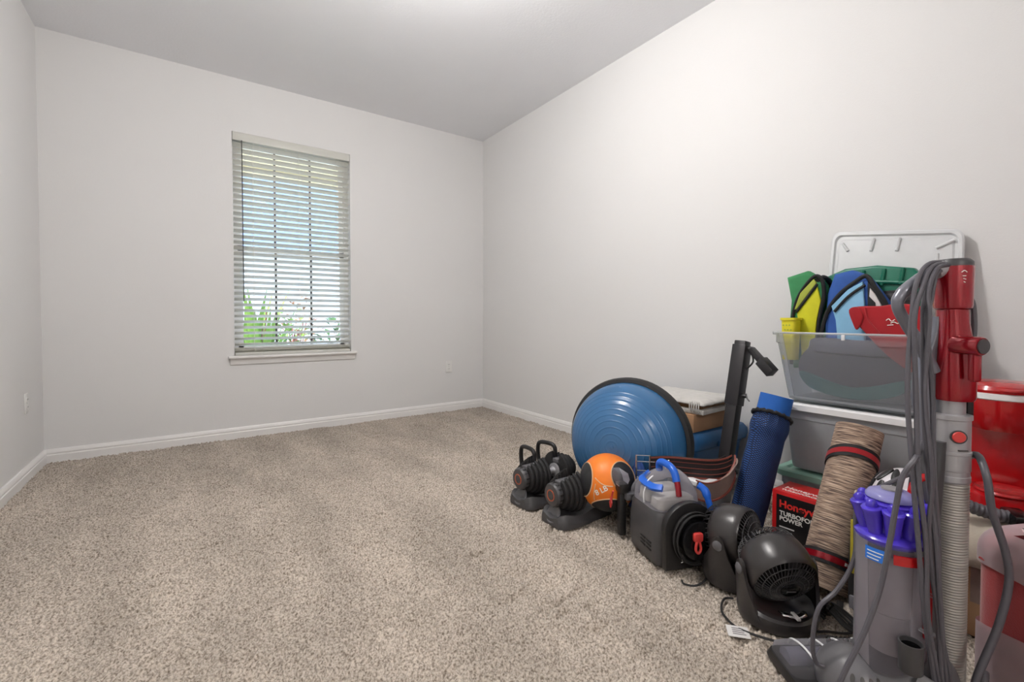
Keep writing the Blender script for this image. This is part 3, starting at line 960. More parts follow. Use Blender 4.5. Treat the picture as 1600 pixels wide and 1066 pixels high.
bt_, hx, hy, h = tote('storage_tote', 'blue lidded storage tote against the wall behind the balance trainer', 'storage bin', (1.985, 1.30, 0), (2.475, 1.86, 0.31), 0.03, 'bluetote')
L_ = [rloop(0, 0, hx + 0.006, hy + 0.006, 0.04, h - 0.03), rloop(0, 0, hx + 0.012, hy + 0.012, 0.04, h - 0.006), rloop(0, 0, hx + 0.010, hy + 0.010, 0.04, h + 0.022),
      rloop(0, 0, hx - 0.004, hy - 0.004, 0.04, h + 0.044), rloop(0, 0, hx - 0.03, hy - 0.03, 0.035, h + 0.052), rloop(0, 0, hx - 0.05, hy - 0.05, 0.03, h + 0.046)]
MB().loft(L_).build('lid', 'bluetote', bt_)
MB().box((-0.06, -hy - 0.020, h - 0.035), (0.06, -hy + 0.004, h - 0.006), 0.006).build('grip_handle', 'bluetote', bt_)

cb = thing('cardboard_box', 'brown cardboard box on the blue tote lid', 'box', (2.13, 1.50, 0.363))
MB().box((-0.13, -0.185, 0.0), (0.17, 0.185, 0.088), 0.002).build('carton', 'cardboard', cb)
MB().box((-0.1305, -0.03, 0.088), (0.1705, 0.03, 0.0886)).build('packing_tape', 'suede', cb)

wpk = thing('wrapped_frames', 'flat stack of bubble-wrapped picture frames on the cardboard box', 'picture frames', (2.16, 1.50, 0.4525), math.radians(3))
MB().box((-0.150, -0.215, 0.000), (0.190, 0.205, 0.022), 0.004).build('wrapped_panel', 'bubble', wpk)
MB().box((-0.125, -0.190, 0.0225), (0.185, 0.190, 0.040), 0.002).build('picture_frame', 'wood', wpk)
MB().box((-0.130, -0.195, 0.0405), (0.188, 0.195, 0.056), 0.002).build('picture_frame', 'cardboard', wpk)
wr = MB()
def wrap_fn(u, v):
    x, y = -0.158 + 0.352 * u, -0.222 + 0.45 * v
    z = 0.066 + 0.004 * mnoise.noise(Vector((x * 18, y * 18, 2)))
    e = max(0, 0.10 - min(u, 1 - u, v, 1 - v)) / 0.10
    return (x + 0.004 * mnoise.noise(Vector((x * 30, y * 30, 5))), y, z - 0.016 * e * e)
wr.grid(wrap_fn, 26, 34)
base_v = len(wr.v)
o = wr.build('bubble_wrap', 'bubble', wpk, angle=30)
md = o.modifiers.new('thickness', 'SOLIDIFY'); md.thickness = 0.006; md.offset = -1
for i in range(5):
    y = -0.205 + 0.012 * i
    MB().tube([(-0.155, y, 0.005), (-0.168, y + 0.004, 0.03), (-0.155, y + 0.01, 0.062)], 0.003, 6, 4).build('wrap_fold', 'bubble', wpk)

# ------------------------------------------------------------------ weight bench upright
wb = thing('bench_upright', 'black square steel upright of a folded weight bench', 'bench frame', (2.06, 1.17, 0))
pA, pB = Vector((-0.03, 0.028, 0.012)), Vector((0.115, 0.0, 0.815))
dv = (pB - pA)
mx = axis_mtx(pA, dv)
MB().box((-0.027, -0.027, 0), (0.027, 0.027, dv.length), 0.004, mtx=mx).build('post', 'steel', wb)
MB().box((-0.032, -0.032, dv.length * 0.62), (0.032, 0.032, dv.length - 0.02), 0.003, mtx=mx).build('sleeve', 'steel', wb)
MB().box((-0.045, -0.04, -0.012), (0.045, 0.04, 0.006), 0.004, mtx=Matrix.Translation(pA)).build('foot', 'rubber', wb)
for f_ in (0.68, 0.955):
    q = pA + dv * f_
    MB().tube([q + Vector((0.0, -0.03, 0)), q + Vector((0.004, -0.052, 0.0))], 0.010, 10).build('bolt', 'steel', wb)
    MB().tube([q + Vector((0.004, -0.05, 0.012)), q + Vector((0.004, -0.055, -0.010)), q + Vector((0.012, -0.062, -0.024))], 0.0035, 6, 4).build('locking_pin', 'silver', wb)
a0, a1 = pA + dv * 0.955 + Vector((0.0, -0.045, 0)), Vector((0.088, -0.140, 0.690))
MB().box((-0.014, -0.014, 0), (0.014, 0.014, (a1 - a0).length), 0.003, mtx=axis_mtx(a0, a1 - a0)).build('support_arm', 'steel', wb)
MB().box((-0.022, -0.022, (a1 - a0).length * 0.55), (0.022, 0.022, (a1 - a0).length + 0.02), 0.003, mtx=axis_mtx(a0, a1 - a0)).build('arm_sleeve', 'steel', wb)
MB().tube([a0 + Vector((0, 0, -0.012)), a0 + Vector((0.0, -0.01, -0.06)), a0 + Vector((-0.01, 0.02, -0.10))], 0.004, 6, 5).build('safety_strap', 'black', wb)

# ------------------------------------------------------------------ small clear bin under the belt
sb, hx, hy, h = tote('clear_drawer_bin', 'small clear plastic bin with white lid under the lifting belt', 'storage bin', (1.735, 1.085, 0), (1.985, 1.285, 0.225), 0.015, 'clearmilky', 0.006, 0.02)
add_lid(sb, hx, hy, h, 'whitelid', 0.014, 0.02, 0.004)
MB().box((-0.09, -0.07, 0.012), (0.08, 0.06, 0.15), 0.02).build('folded_cloth', 'paleitem', sb)

# ------------------------------------------------------------------ lifting belt
belt = thing('lifting_belt', 'black leather lifting belt with suede back draped over a clear bin', 'belt', (1.70, 1.2, 0.20))
def ribbon(path, width, thick, name, m, parent, lean=(0, 0, 1), n=8):
    P = catmull(path, n)
    f, b = [], []
    for i, p in enumerate(P):
        t = (P[min(i + 1, len(P) - 1)] - P[max(i - 1, 0)]).normalized()
        w = Vector(lean)
        w = (w - t * t.dot(w)).normalized()
        nrm = t.cross(w)
        f.append([p - w * width / 2 - nrm * thick / 2, p + w * width / 2 - nrm * thick / 2, p + w * width / 2 + nrm * thick / 2, p - w * width / 2 + nrm * thick / 2])
    return MB().loft(f).build(name, m, parent)
def off(path, d, up):
    return [Vector(p) + Vector(d) + Vector((0, 0, up)) for p in path]
O = Vector((1.70, 1.2, 0.20))
bp = [Vector(p) - O for p in ((1.640, 1.285, 0.275), (1.700, 1.235, 0.279), (1.760, 1.170, 0.277), (1.815, 1.108, 0.277), (1.848, 1.070, 0.288), (1.866, 1.046, 0.306))]
ribbon(bp, 0.088, 0.007, 'strap', 'leather', belt)
for dz in (0.040, -0.040):
    ribbon(off(bp, (-0.0045, -0.0045, 0), dz), 0.006, 0.004, 'edge_binding', 'leatheredge', belt)
for dz in (0.022, 0.0, -0.022):
    ribbon(off(bp, (-0.0035, -0.0035, 0), dz), 0.0022, 0.003, 'stitch_line', 'leatheredge', belt)
tp = [Vector(p) - O for p in ((1.866, 1.034, 0.312), (1.840, 1.020, 0.290), (1.795, 1.020, 0.252), (1.748, 1.040, 0.224), (1.712, 1.068, 0.215), (1.69, 1.10, 0.222))]
ribbon(tp, 0.072, 0.006, 'suede_end', 'suede', belt, (0.10, -0.15, 1))
ribbon(off(tp, (-0.003, -0.003, 0), -0.037), 0.006, 0.007, 'edge_binding', 'leatheredge', belt)
ribbon(off(tp, (-0.003, -0.003, 0), 0.037), 0.004, 0.007, 'edge_binding', 'leatheredge', belt)
bk = Vector((1.612, 1.305, 0.276)) - O
rx, up = Vector((0.72, -0.69, 0)), Vector((0, 0, 1))
fr_ = [bk - rx * 0.028 - up * 0.048, bk + rx * 0.028 - up * 0.048, bk + rx * 0.028 + up * 0.048, bk - rx * 0.028 + up * 0.048]
MB().tube(fr_, 0.0042, 8, closed=True).build('buckle_frame', 'chrome', belt)
for dz in (-0.02, 0.02):
    MB().tube([bk - rx * 0.03 + up * dz, bk + rx * 0.05 + up * dz], 0.003, 8).build('buckle_prong', 'chrome', belt)
for q in (0.075, 0.105):
    for dz in (-0.025, 0.03):
        c_ = bk + rx * q + up * dz + Vector((-0.006, -0.006, 0))
        MB().lathe([(0.006, 0), (0.006, 0.002), (0.003, 0.004), (0, 0.0045)], 12, mtx=axis_mtx(c_, (-0.7, -0.7, 0))).build('rivet', 'chrome', belt)

# crumpled blue netting between ball and belt
def crumple(name, label, cat, loc, sx, sy, sz, m, seed, amp=0.35):
    mb = MB().grid(lambda u, v: Vector((math.cos(2 * PI * u) * math.sin(PI * v) * sx, math.sin(2 * PI * u) * math.sin(PI * v) * sy, sz + math.cos(PI * v) * sz)), 48, 28)
    for i, p in enumerate(mb.v):
        n_ = mnoise.noise(Vector((p.x * 22 + seed, p.y * 22, p.z * 22))) + 0.6 * mnoise.noise(Vector((p.x * 55, p.y * 55 + seed, p.z * 55)))
        c_ = Vector((0, 0, sz))
        q = c_ + (p - c_) * (1 + amp * n_)
        q.z = max(q.z, 0.0)
        mb.v[i] = q
    o_ = mb.build(name, m, None, angle=70)
    o_.location = loc
    return tag(o_, label, cat)
crumple('net_bag', 'crumpled navy blue net bag between the orange ball and belt buckle', 'bag', (1.650, 1.345, 0.0), 0.055, 0.050, 0.135, 'bluecloth', 3, 0.30)

# ------------------------------------------------------------------ portable carpet cleaner
cc = thing('carpet_cleaner', 'grey portable carpet cleaner with clear tank and blue handle', 'carpet cleaner', (1.530, 1.120, 0), -0.36)
def bl_loop(z, sx, sy, ox=0.0, oy=0.0, r=0.045):
    return [Vector(p) for p in rloop(ox, oy, sx, sy, r, z)]
body = MB()
body.loft([bl_loop(0.0, 0.098, 0.108), bl_loop(0.012, 0.108, 0.118), bl_loop(0.06, 0.112, 0.122), bl_loop(0.13, 0.110, 0.122), bl_loop(0.190, 0.104, 0.118), bl_loop(0.200, 0.098, 0.112)])
bd = body.build('housing', 'darkgrey', cc)
for q in range(3):
    for sg in (0, 1):
        zz = 0.078 - q * 0.014
        MB().box((-0.1155, -0.028 - 0.042 * sg, zz), (-0.108, 0.006 - 0.042 * sg, zz + 0.006), 0.002).build('vent_slot', 'black', bd)
tk = MB()
tk.loft([bl_loop(0.2005, 0.100, 0.100, 0, 0.010), bl_loop(0.245, 0.098, 0.096, 0.0, 0.012), bl_loop(0.262, 0.092, 0.088, 0.004, 0.012), bl_loop(0.305, 0.062, 0.066, 0.012, 0.012), bl_loop(0.318, 0.045, 0.052, 0.016, 0.012)])
tn = tk.build('water_tank', 'tank', cc)
MB().loft([bl_loop(0.203, 0.078, 0.040, -0.004, 0.045, 0.02), bl_loop(0.245, 0.074, 0.036, -0.004, 0.045, 0.02), bl_loop(0.252, 0.064, 0.030, -0.004, 0.045, 0.02)]).build('tank_insert', 'paleitem', tn)
MB().loft([bl_loop(0.203, 0.080, 0.040, -0.004, -0.042, 0.02), bl_loop(0.238, 0.076, 0.036, -0.004, -0.042, 0.02), bl_loop(0.246, 0.060, 0.028, -0.004, -0.042, 0.02)]).build('tank_insert', 'paleitem', tn)
MB().tube([(-0.098, 0.005, 0.205), (-0.097, 0.008, 0.245), (-0.075, 0.015, 0.285), (-0.05, 0.02, 0.30)], 0.003, 6, 5).build('tank_seam', 'whitelid', tn)
ribbon([(-0.030, 0.088, 0.288), (-0.060, 0.076, 0.282), (-0.078, 0.050, 0.276), (-0.081, 0.010, 0.274), (-0.076, -0.030, 0.274), (-0.056, -0.056, 0.278)], 0.026, 0.014, 'tank_trim', 'blueplastic', cc, (0.9, 0, 0.55), 6)
MB().tube([(0.0, 0.056, 0.310), (-0.003, 0.050, 0.336), (-0.002, 0.030, 0.348), (0.0, -0.018, 0.346), (0.0, -0.048, 0.330), (0.0, -0.062, 0.300)], 0.0145, 12, 6).build('carry_handle', 'blueplastic', cc)
MB().tube([(0.0, -0.065, 0.302), (0.0, -0.074, 0.270), (0.0, -0.078, 0.250)], 0.0115, 10, 4).build('handle_latch', 'redmetal', cc)
# arched black end with cable wrap, facing -y
arch = [(-0.098, 0.012)] + [(-0.104 * math.cos(PI * q / 20), 0.155 + 0.098 * math.sin(PI * q / 20)) for q in range(21)] + [(0.098, 0.012)]
YF = Matrix(((1, 0, 0, 0), (0, 0, -1, -0.118), (0, 1, 0, 0), (0, 0, 0, 1)))
MB().plate(arch, 0.030, 0.006, mtx=YF).build('end_panel', 'black', cc)
MB().lathe([(0.060, 0.03), (0.060, 0.070), (0.068, 0.074), (0.068, 0.082), (0.05, 0.086), (0, 0.086)], 36, mtx=YF @ Matrix.Translation((0.004, 0.135, 0))).build('cable_hub', 'blackgloss', cc)
for q in range(5):
    rr = 0.067 + 0.004 * (q % 3)
    pts = [(0.004 + (rr + 0.010) * math.cos(a) * 0.98, -0.150 - 0.008 * q, 0.132 + (rr + 0.018) * math.sin(a)) for a in [2 * PI * w / 28 + 0.3 * q for w in range(28)]]
    MB().tube(pts, 0.0034, 6, closed=True).build('power_cord', 'rubber', cc)
# red hose clip
MB().box((-0.030, -0.218, 0.140), (0.006, -0.196, 0.172), 0.008).build('hose_clip', 'redplastic', cc, label='coral red hose clip')
MB().tube([(-0.018, -0.212, 0.150), (-0.026, -0.216, 0.118), (-0.016, -0.216, 0.104), (-0.006, -0.216, 0.118), (-0.010, -0.212, 0.145)], 0.0048, 8, 5).build('clip_tongue', 'redplastic', cc)
MB().tube([(0.0, -0.206, 0.155), (0.06, -0.205, 0.158), (0.085, -0.20, 0.165)], 0.010, 8, 4).build('clip_arm', 'blackgloss', cc)
# wire twist
MB().tube([(-0.045, -0.158, 0.085), (-0.040, -0.170, 0.070), (-0.048, -0.168, 0.060), (-0.038, -0.165, 0.052), (-0.046, -0.16, 0.045)], 0.0022, 5, 4).build('wire_tie', 'chrome', cc)
# blue spray trigger on the far right shoulder
MB().tube([(0.085, -0.075, 0.285), (0.100, -0.095, 0.270), (0.105, -0.110, 0.235), (0.110, -0.118, 0.205)], [0.014, 0.016, 0.012, 0.012], 10, 4).build('spray_trigger', 'blueplastic', cc)
# bracket and upholstery tool on the left end
MB().box((-0.112, 0.116, 0.165), (-0.050, 0.150, 0.196), 0.006).build('tool_bracket', 'midgrey', cc)
MB().box((-0.130, 0.140, 0.010), (-0.100, 0.172, 0.195), 0.006).build('tool_shaft', 'black', cc)
MB().box((-0.135, 0.125, 0.190), (-0.095, 0.180, 0.235), 0.010).build('tool_neck', 'black', cc)
noz = MB()
noz.loft([[Vector((-0.142, 0.108, 0.285)), Vector((-0.112, 0.108, 0.285)), Vector((-0.112, 0.190, 0.285)), Vector((-0.142, 0.190, 0.285))],
          [Vector((-0.146, 0.115, 0.255)), Vector((-0.100, 0.115, 0.255)), Vector((-0.100, 0.183, 0.255)), Vector((-0.146, 0.183, 0.255))],
          [Vector((-0.140, 0.135, 0.225)), Vector((-0.100, 0.135, 0.225)), Vector((-0.100, 0.165, 0.225)), Vector((-0.140, 0.165, 0.225))]])
noz.build('clear_nozzle', 'tank', cc)
MB().tube([(-0.150, 0.165, 0.195), (-0.150, 0.178, 0.160), (-0.150, 0.180, 0.128)], 0.004, 6, 4).build('trigger_pin', 'redplastic', cc)
MB().tube([(-0.152, 0.182, 0.160), (-0.152, 0.190, 0.140), (-0.152, 0.182, 0.120), (-0.152, 0.174, 0.140)], 0.004, 6, closed=True).build('release_clip', 'redplastic', cc)
# coiled suction hose behind the tool
hp = [Vector((-0.045 + 0.004 * math.sin(a * 9), 0.135 + 0.012 * math.cos(a), 0.19 + 0.012 * a)) for a in [0, 1, 2, 3, 4, 5, 6]]
hose = [(-0.06, 0.15, 0.18), (-0.06, 0.145, 0.21), (-0.045, 0.13, 0.245), (-0.02, 0.12, 0.27)]
hp = catmull(hose, 12)
MB().tube(hp, [0.014 if i % 2 else 0.0115 for i in range(len(hp))], 10).build('suction_hose', 'contents', cc)
# cord on the floor beside it
MB().tube([(0.02, -0.165, 0.05), (0.04, -0.19, 0.012), (0.00, -0.225, 0.007), (-0.045, -0.240, 0.007), (-0.075, -0.222, 0.007), (-0.07, -0.20, 0.007)], 0.0035, 6, 6).build('cord_end', 'rubber', cc)

# ------------------------------------------------------------------ table fans
def fan(label, loc, rotz, tilt, sticker=False):
    t = thing('table_fan', label, 'fan', loc, rotz, 'small table fans on the carpet')
    zp = 0.152
    # base: round foot, dished towards the front (-y)
    base = MB()
    n = 44
    def ring(rx, ry, z, cy=0.0, front=0.0):
        return [Vector((rx * math.cos(2 * PI * k / n), cy + ry * math.sin(2 * PI * k / n), z - front * max(0, -math.sin(2 * PI * k / n)))) for k in range(n)]
    base.loft([ring(0.100, 0.093, 0.0, -0.005), ring(0.110, 0.101, 0.006, -0.005), ring(0.113, 0.103, 0.022, -0.005), ring(0.110, 0.100, 0.050, -0.005, 0.012), ring(0.100, 0.090, 0.060, -0.005, 0.018), ring(0.078, 0.066, 0.050, 0.0, 0.016), ring(0.060, 0.050, 0.040, 0.006, 0.010)])
    base.build('base', 'fan', t)
    # arms rising at both sides
    for s_ in (-1, 1):
        def arm_pt(u, v, rr):
            zz = 0.030 + (zp + 0.030 - 0.030) * v
            half = 0.16 + 0.80 * (1 - v) ** 1.7
            if v > 0.86:
                half *= math.sqrt(max(0.0, 1 - ((v - 0.86) / 0.1401) ** 2))
            a_ = (u - 0.5) * 2 * half + 0.30 * (1 - v) ** 2
            rr2 = rr + 0.004 * v
            return Vector((s_ * rr2 * math.cos(a_), -0.005 * (1 - v) + rr2 * 0.94 * math.sin(a_), zz))
        arm = MB()
        nu, nv = 14, 18
        outer = [[arm_pt(u / nu, v / nv, 0.1135) for u in range(nu + 1)] for v in range(nv + 1)]
        inner = [[arm_pt(u / nu, v / nv, 0.1035) for u in range(nu, -1, -1)] for v in range(nv + 1)]
        arm.loft([o_ + i_ for o_, i_ in zip(outer, inner)])
        arm = arm.build('arm', 'fan', t, angle=50)
        MB().lathe([(0.017, 0.0), (0.017, 0.004), (0.013, 0.007), (0, 0.008)], 20, mtx=Matrix.Translation((s_ * 0.115, 0.0, zp)) @ Matrix.Rotation(s_ * PI / 2, 4, 'Y')).build('pivot_knob', 'midgrey', arm)
    # head: lathe about local axis pointing to the front, tilted
    hm = Matrix.Translation((0, 0, zp + 0.008)) @ Matrix.Rotation(tilt, 4, 'X') @ Matrix.Rotation(PI / 2, 4, 'X')   # local z -> -y
    head = MB().lathe([(0.078, -0.058), (0.088, -0.052), (0.096, -0.036), (0.1000, -0.012), (0.1005, 0.012), (0.0995, 0.034), (0.096, 0.050), (0.091, 0.056), (0.087, 0.053), (0.088, 0.040), (0.089, 0.0), (0.084, -0.04), (0.076, -0.052)], 56, mtx=hm, cap=False).build('head_shell', 'fan', t)
    # front grille
    gr = MB()
    for rr, zz in ((0.074, 0.064), (0.056, 0.073), (0.040, 0.078)):
        gr.tube([hm @ Vector((rr * math.cos(2 * PI * k / 40), rr * math.sin(2 * PI * k / 40), zz)) for k in range(40)], 0.0016, 5, closed=True)
    g0 = gr.build('grille_ring', 'darkgrey', t)
    slat_n = 44
    for k in range(slat_n):
        a = 2 * PI * k / slat_n
        MB().tube([hm @ Vector((rr * math.cos(a + tw), rr * math.sin(a + tw), zz)) for rr, zz, tw in ((0.089, 0.050, 0.0), (0.070, 0.066, 0.10), (0.048, 0.075, 0.26), (0.026, 0.079, 0.50))], 0.0015, 4, 2).build('grille_bar', 'darkgrey', t)
    hub = MB().lathe([(0.028, 0.074), (0.028, 0.081), (0.024, 0.084), (0, 0.085)], 28, mtx=hm).build('grille_hub', 'blackgloss', t)
    MB().box((-0.014, -0.003, 0.0852), (0.014, 0.003, 0.0858), mtx=hm).build('hub_badge', 'midgrey', hub)
    # blades and rear cage
    for k in range(3):
        a0_ = 2 * PI * k / 3
        MB().grid(lambda u, v: hm @ Vector(((0.018 + 0.062 * u) * math.cos(a0_ + 1.5 * (v - 0.5)), (0.018 + 0.062 * u) * math.sin(a0_ + 1.5 * (v - 0.5)), 0.012 + 0.045 * (v - 0.5))), 6, 8).build('blade', 'black', t, angle=80)
    MB().lathe([(0.034, -0.085), (0.036, -0.06), (0.030, 0.0), (0.022, 0.03), (0, 0.034)], 24, mtx=hm).build('motor_cover', 'black', t)
    for k in range(36):
        a = 2 * PI * k / 36
        MB().tube([hm @ Vector((rr * math.cos(a + tw), rr * math.sin(a + tw), zz)) for rr, zz, tw in ((0.092, -0.045, 0), (0.086, -0.068, 0.05), (0.066, -0.084, 0.12), (0.034, -0.090, 0.2))], 0.0018, 4, 2).build('rear_bar', 'darkgrey', t)
    MB().lathe([(0.040, -0.096), (0.040, -0.088), (0, -0.088)], 24, mtx=hm).build('rear_hub', 'black', t)
    if sticker:
        st_ = MB().grid(lambda u, v: ((u - 0.5) * 0.075 + 0.012, -0.078 + (v - 0.5) * 0.026 + 0.012 * ((u - 0.5) * 2) ** 2, 0.052 + 0.005 * math.sin(u * 9) * 0.4 + 0.004 * math.sin(v * 3)), 12, 4).build('foil_sticker', 'chrome', t, label='shiny foil sticker')
        md_ = st_.modifiers.new('thickness', 'SOLIDIFY'); md_.thickness = 0.004
        MB().box((0.004, -0.100, 0.050), (0.014, -0.066, 0.0575), 0.001).build('paper_strip', 'taglabel', t)
    return t
fan('charcoal table fan turned side-on between carpet cleaner and nearer fan', (1.568, 0.868, 0), 0.06, math.radians(-6))
fan('charcoal table fan nearest the camera with foil sticker on its base', (1.474, 0.680, 0), -0.60, math.radians(26), True)

# ------------------------------------------------------------------ stacked totes by the wall
TC = (2.275, 0.715)
t0, hx, hy, h = tote('clear_tote', 'bottom clear tote of the stack, closed with a pale green lid', 'storage bin', (2.09, 0.46, 0), (2.468, 0.975, 0.255), 0.02, 'clearmilky')
add_lid(t0, hx, hy, h, 'greenlid', 0.020)
MB().box((-0.15, -0.20, 0.012), (0.14, 0.20, 0.19), 0.04).build('stored_linen', 'paleitem', t0)
t1, hx, hy, h = tote('clear_tote', 'middle clear tote of the stack with white lid and grey contents', 'storage bin', (2.09, 0.46, 0.277), (2.468, 0.965, 0.545), 0.02, 'clearmilky')
add_lid(t1, hx, hy, h, 'whitelid', 0.020)
MB().box((-0.150, -0.19, 0.012), (0.13, 0.015, 0.18), 0.05, 3).build('stored_bundle', 'shroud', t1)
MB().box((-0.148, 0.03, 0.012), (0.12, 0.20, 0.13), 0.05, 3).build('stored_bundle', 'paleitem', t1)
MB().tube([(-0.10, -0.18, 0.20), (-0.10, 0.18, 0.20)], 0.035, 20).build('rolled_sheet', 'shroud', t1)
t2, hx, hy, h = tote('clear_tote', 'open clear tote on top of the stack, full of bags', 'storage bin', (2.08, 0.440, 0.570), (2.462, 1.005, 0.866), 0.035, 'clear', 0.012, 0.05)
MB().box((-hx - 0.004, -0.006, h - 0.028), (-hx + 0.004, 0.006, h - 0.006), 0.002).build('rim_tab', 'whitelid', t2)
MB().tube([(0.06, hy - 0.006, h - 0.03), (0.04, hy + 0.020, h - 0.055), (0.0, hy + 0.026, h - 0.06), (-0.06, hy + 0.012, h - 0.05), (-0.09, hy - 0.006, h - 0.03)], 0.007, 8, 5).build('latch_handle', 'blackgloss', t2)

# loose lid leaning on the wall behind the open tote
lidb = thing('tote_lid', 'white translucent tote lid leaning upright against the wall', 'lid', (2.36, 0.69, 0.80))
A_ = Vector((2.372, 0.905, 0.765)); B_ = Vector((2.372, 0.440, 0.735)); C_ = Vector((2.462, 0.455, 1.270)); D_ = Vector((2.462, 0.900, 1.326))
def lidpt(a, b, off_=0.0):
    p_ = (A_ * (1 - a) + B_ * a) * (1 - b) + (D_ * (1 - a) + C_ * a) * b
    n_ = (B_ - A_).cross(D_ - A_).normalized()
    if n_.x > 0:
        n_ = -n_
    return p_ + n_ * off_ - Vector(lidb.location)
def lid_loop(inset, off_):
    out_ = []
    for (x, y, z) in rloop(0.5, 0.5, 0.5 - inset, 0.5 - inset, 0.07 - inset * 0.3, 0, 8):
        out_.append(lidpt(x, y, off_))
    return out_
MB().loft([lid_loop(0.0, -0.006), lid_loop(0.0, 0.010), lid_loop(0.010, 0.014), lid_loop(0.030, 0.014), lid_loop(0.040, 0.002), lid_loop(0.06, 0.002), lid_loop(0.075, 0.007)], True, True).build('panel', 'frostlid', lidb, angle=25)
for a in (0.36, 0.56):
    MB().tube([lidpt(a, 0.94, 0.010), lidpt(a - 0.02, 0.84, 0.010)], 0.006, 8).build('stiffening_rib', 'frostlid', lidb)
for a0_, a1_ in (((0.10, 0.90), (0.15, 0.84)), ((0.94, 0.92), (0.82, 0.86))):
    MB().tube([lidpt(a0_[0], a0_[1], 0.010), lidpt(a1_[0], a1_[1], 0.010)], 0.006, 8).build('stiffening_rib', 'frostlid', lidb)
MB().tube([lidpt(0.83, 0.82, 0.008), lidpt(0.80, 0.2, 0.008)], 0.005, 8).build('stiffening_rib', 'frostlid', lidb)

# things inside the open tote: outlines in (y, z), thickness along x
def pad(poly, x, thick, name, m, parent, bevel=0.012, seg=3):
    O_ = Vector(parent.location) if parent is not None else Vector((0, 0, 0))
    mb = MB().plate(poly, thick, bevel, seg, mtx=Matrix.Translation(-O_) @ yzplane(x))
    return mb.build(name, m, parent, angle=50)
def smooth_poly(poly, n=4):
    return [(p.x, p.y) for p in catmull([(a, b, 0) for a, b in poly], n, True)]
def yzpath(pts, x, O_):
    return [Vector((x, a, b)) - O_ for a, b in pts]

gb = thing('green_backpack', 'green and yellow backpack with black piping, left end of open tote', 'backpack', (2.26, 0.92, 0.70))
O = Vector(gb.location)
pad([(1.000, 1.112), (0.916, 1.135), (0.876, 1.107), (0.845, 1.069), (0.838, 0.862), (0.851, 0.709), (0.968, 0.700), (0.982, 0.80), (0.986, 0.917), (0.980, 1.004)], 2.222, 0.065, 'back_body', 'green', gb, 0.02)
gar = [(0.958, 0.72), (0.957, 0.888), (0.946, 0.974), (0.920, 1.043), (0.871, 1.104), (0.841, 1.088), (0.833, 1.02), (0.849, 0.917), (0.866, 0.72)]
pad(gar, 2.192, 0.04, 'front_body', 'green', gb, 0.010)
pad([(0.935, 0.951), (0.892, 1.006), (0.856, 1.059), (0.842, 0.999), (0.856, 0.917), (0.869, 0.722), (0.910, 0.722), (0.921, 0.861)], 2.182, 0.012, 'yellow_panel', 'yellow', gb, 0.003)
pad([(0.946, 0.962), (0.923, 1.035), (0.871, 1.093), (0.859, 1.076), (0.903, 1.012), (0.935, 0.965)], 2.183, 0.012, 'mesh_pocket', 'olive', gb, 0.003)
MB().tube(yzpath(gar, 2.190, O), 0.0075, 8, 6).build('piping', 'piping', gb)
MB().tube(yzpath([(0.936, 0.951), (0.895, 1.010), (0.854, 1.070)], 2.180, O), 0.0055, 8, 5).build('zipper_trim', 'piping', gb)
MB().tube([(-0.07, -0.06, 0.385), (-0.02, -0.07, 0.40), (0.05, -0.075, 0.36), (0.06, -0.08, 0.25)], 0.011, 8, 5).build('shoulder_strap', 'piping', gb)

bb = thing('blue_backpack', 'royal and light blue backpack with black piping in the open tote', 'backpack', (2.24, 0.73, 0.70))
O = Vector(bb.location)
pad([(0.832, 0.703), (0.832, 0.917), (0.826, 1.026), (0.800, 1.110), (0.739, 1.121), (0.691, 1.096), (0.649, 1.030), (0.612, 0.967), (0.610, 0.703)], 2.19, 0.095, 'back_body', 'royal', bb, 0.024)
pad([(0.815, 0.72), (0.812, 0.940), (0.767, 1.015), (0.713, 1.062), (0.677, 1.078), (0.640, 1.02), (0.622, 0.96), (0.622, 0.72)], 2.168, 0.03, 'front_body', 'royal', bb, 0.008)
pad([(0.793, 0.975), (0.736, 1.040), (0.687, 1.070), (0.677, 0.943), (0.676, 0.843), (0.689, 0.732), (0.761, 0.732), (0.777, 0.918)], 2.156, 0.016, 'light_blue_panel', 'sky', bb, 0.004)
MB().tube(yzpath([(0.835, 0.836), (0.812, 0.944), (0.767, 1.022), (0.713, 1.070), (0.677, 1.090), (0.650, 1.046), (0.612, 0.971), (0.610, 0.90)], 2.166, O), 0.0085, 8, 6).build('piping', 'piping', bb)
MB().tube(yzpath([(0.780, 0.952), (0.732, 1.012), (0.677, 1.055)], 2.153, O), 0.0055, 8, 5).build('zipper_trim', 'piping', bb)
pad([(0.672, 1.070), (0.645, 1.030), (0.612, 0.966), (0.612, 0.894), (0.670, 0.893)], 2.160, 0.012, 'side_panel', 'piping', bb, 0.003)
pad([(0.662, 1.042), (0.646, 1.018), (0.626, 0.976), (0.622, 0.930), (0.655, 0.930), (0.655, 0.945), (0.640, 0.950), (0.644, 0.985), (0.664, 1.01)], 2.154, 0.008, 'reflective_patch', 'taglabel', bb, 0.002)

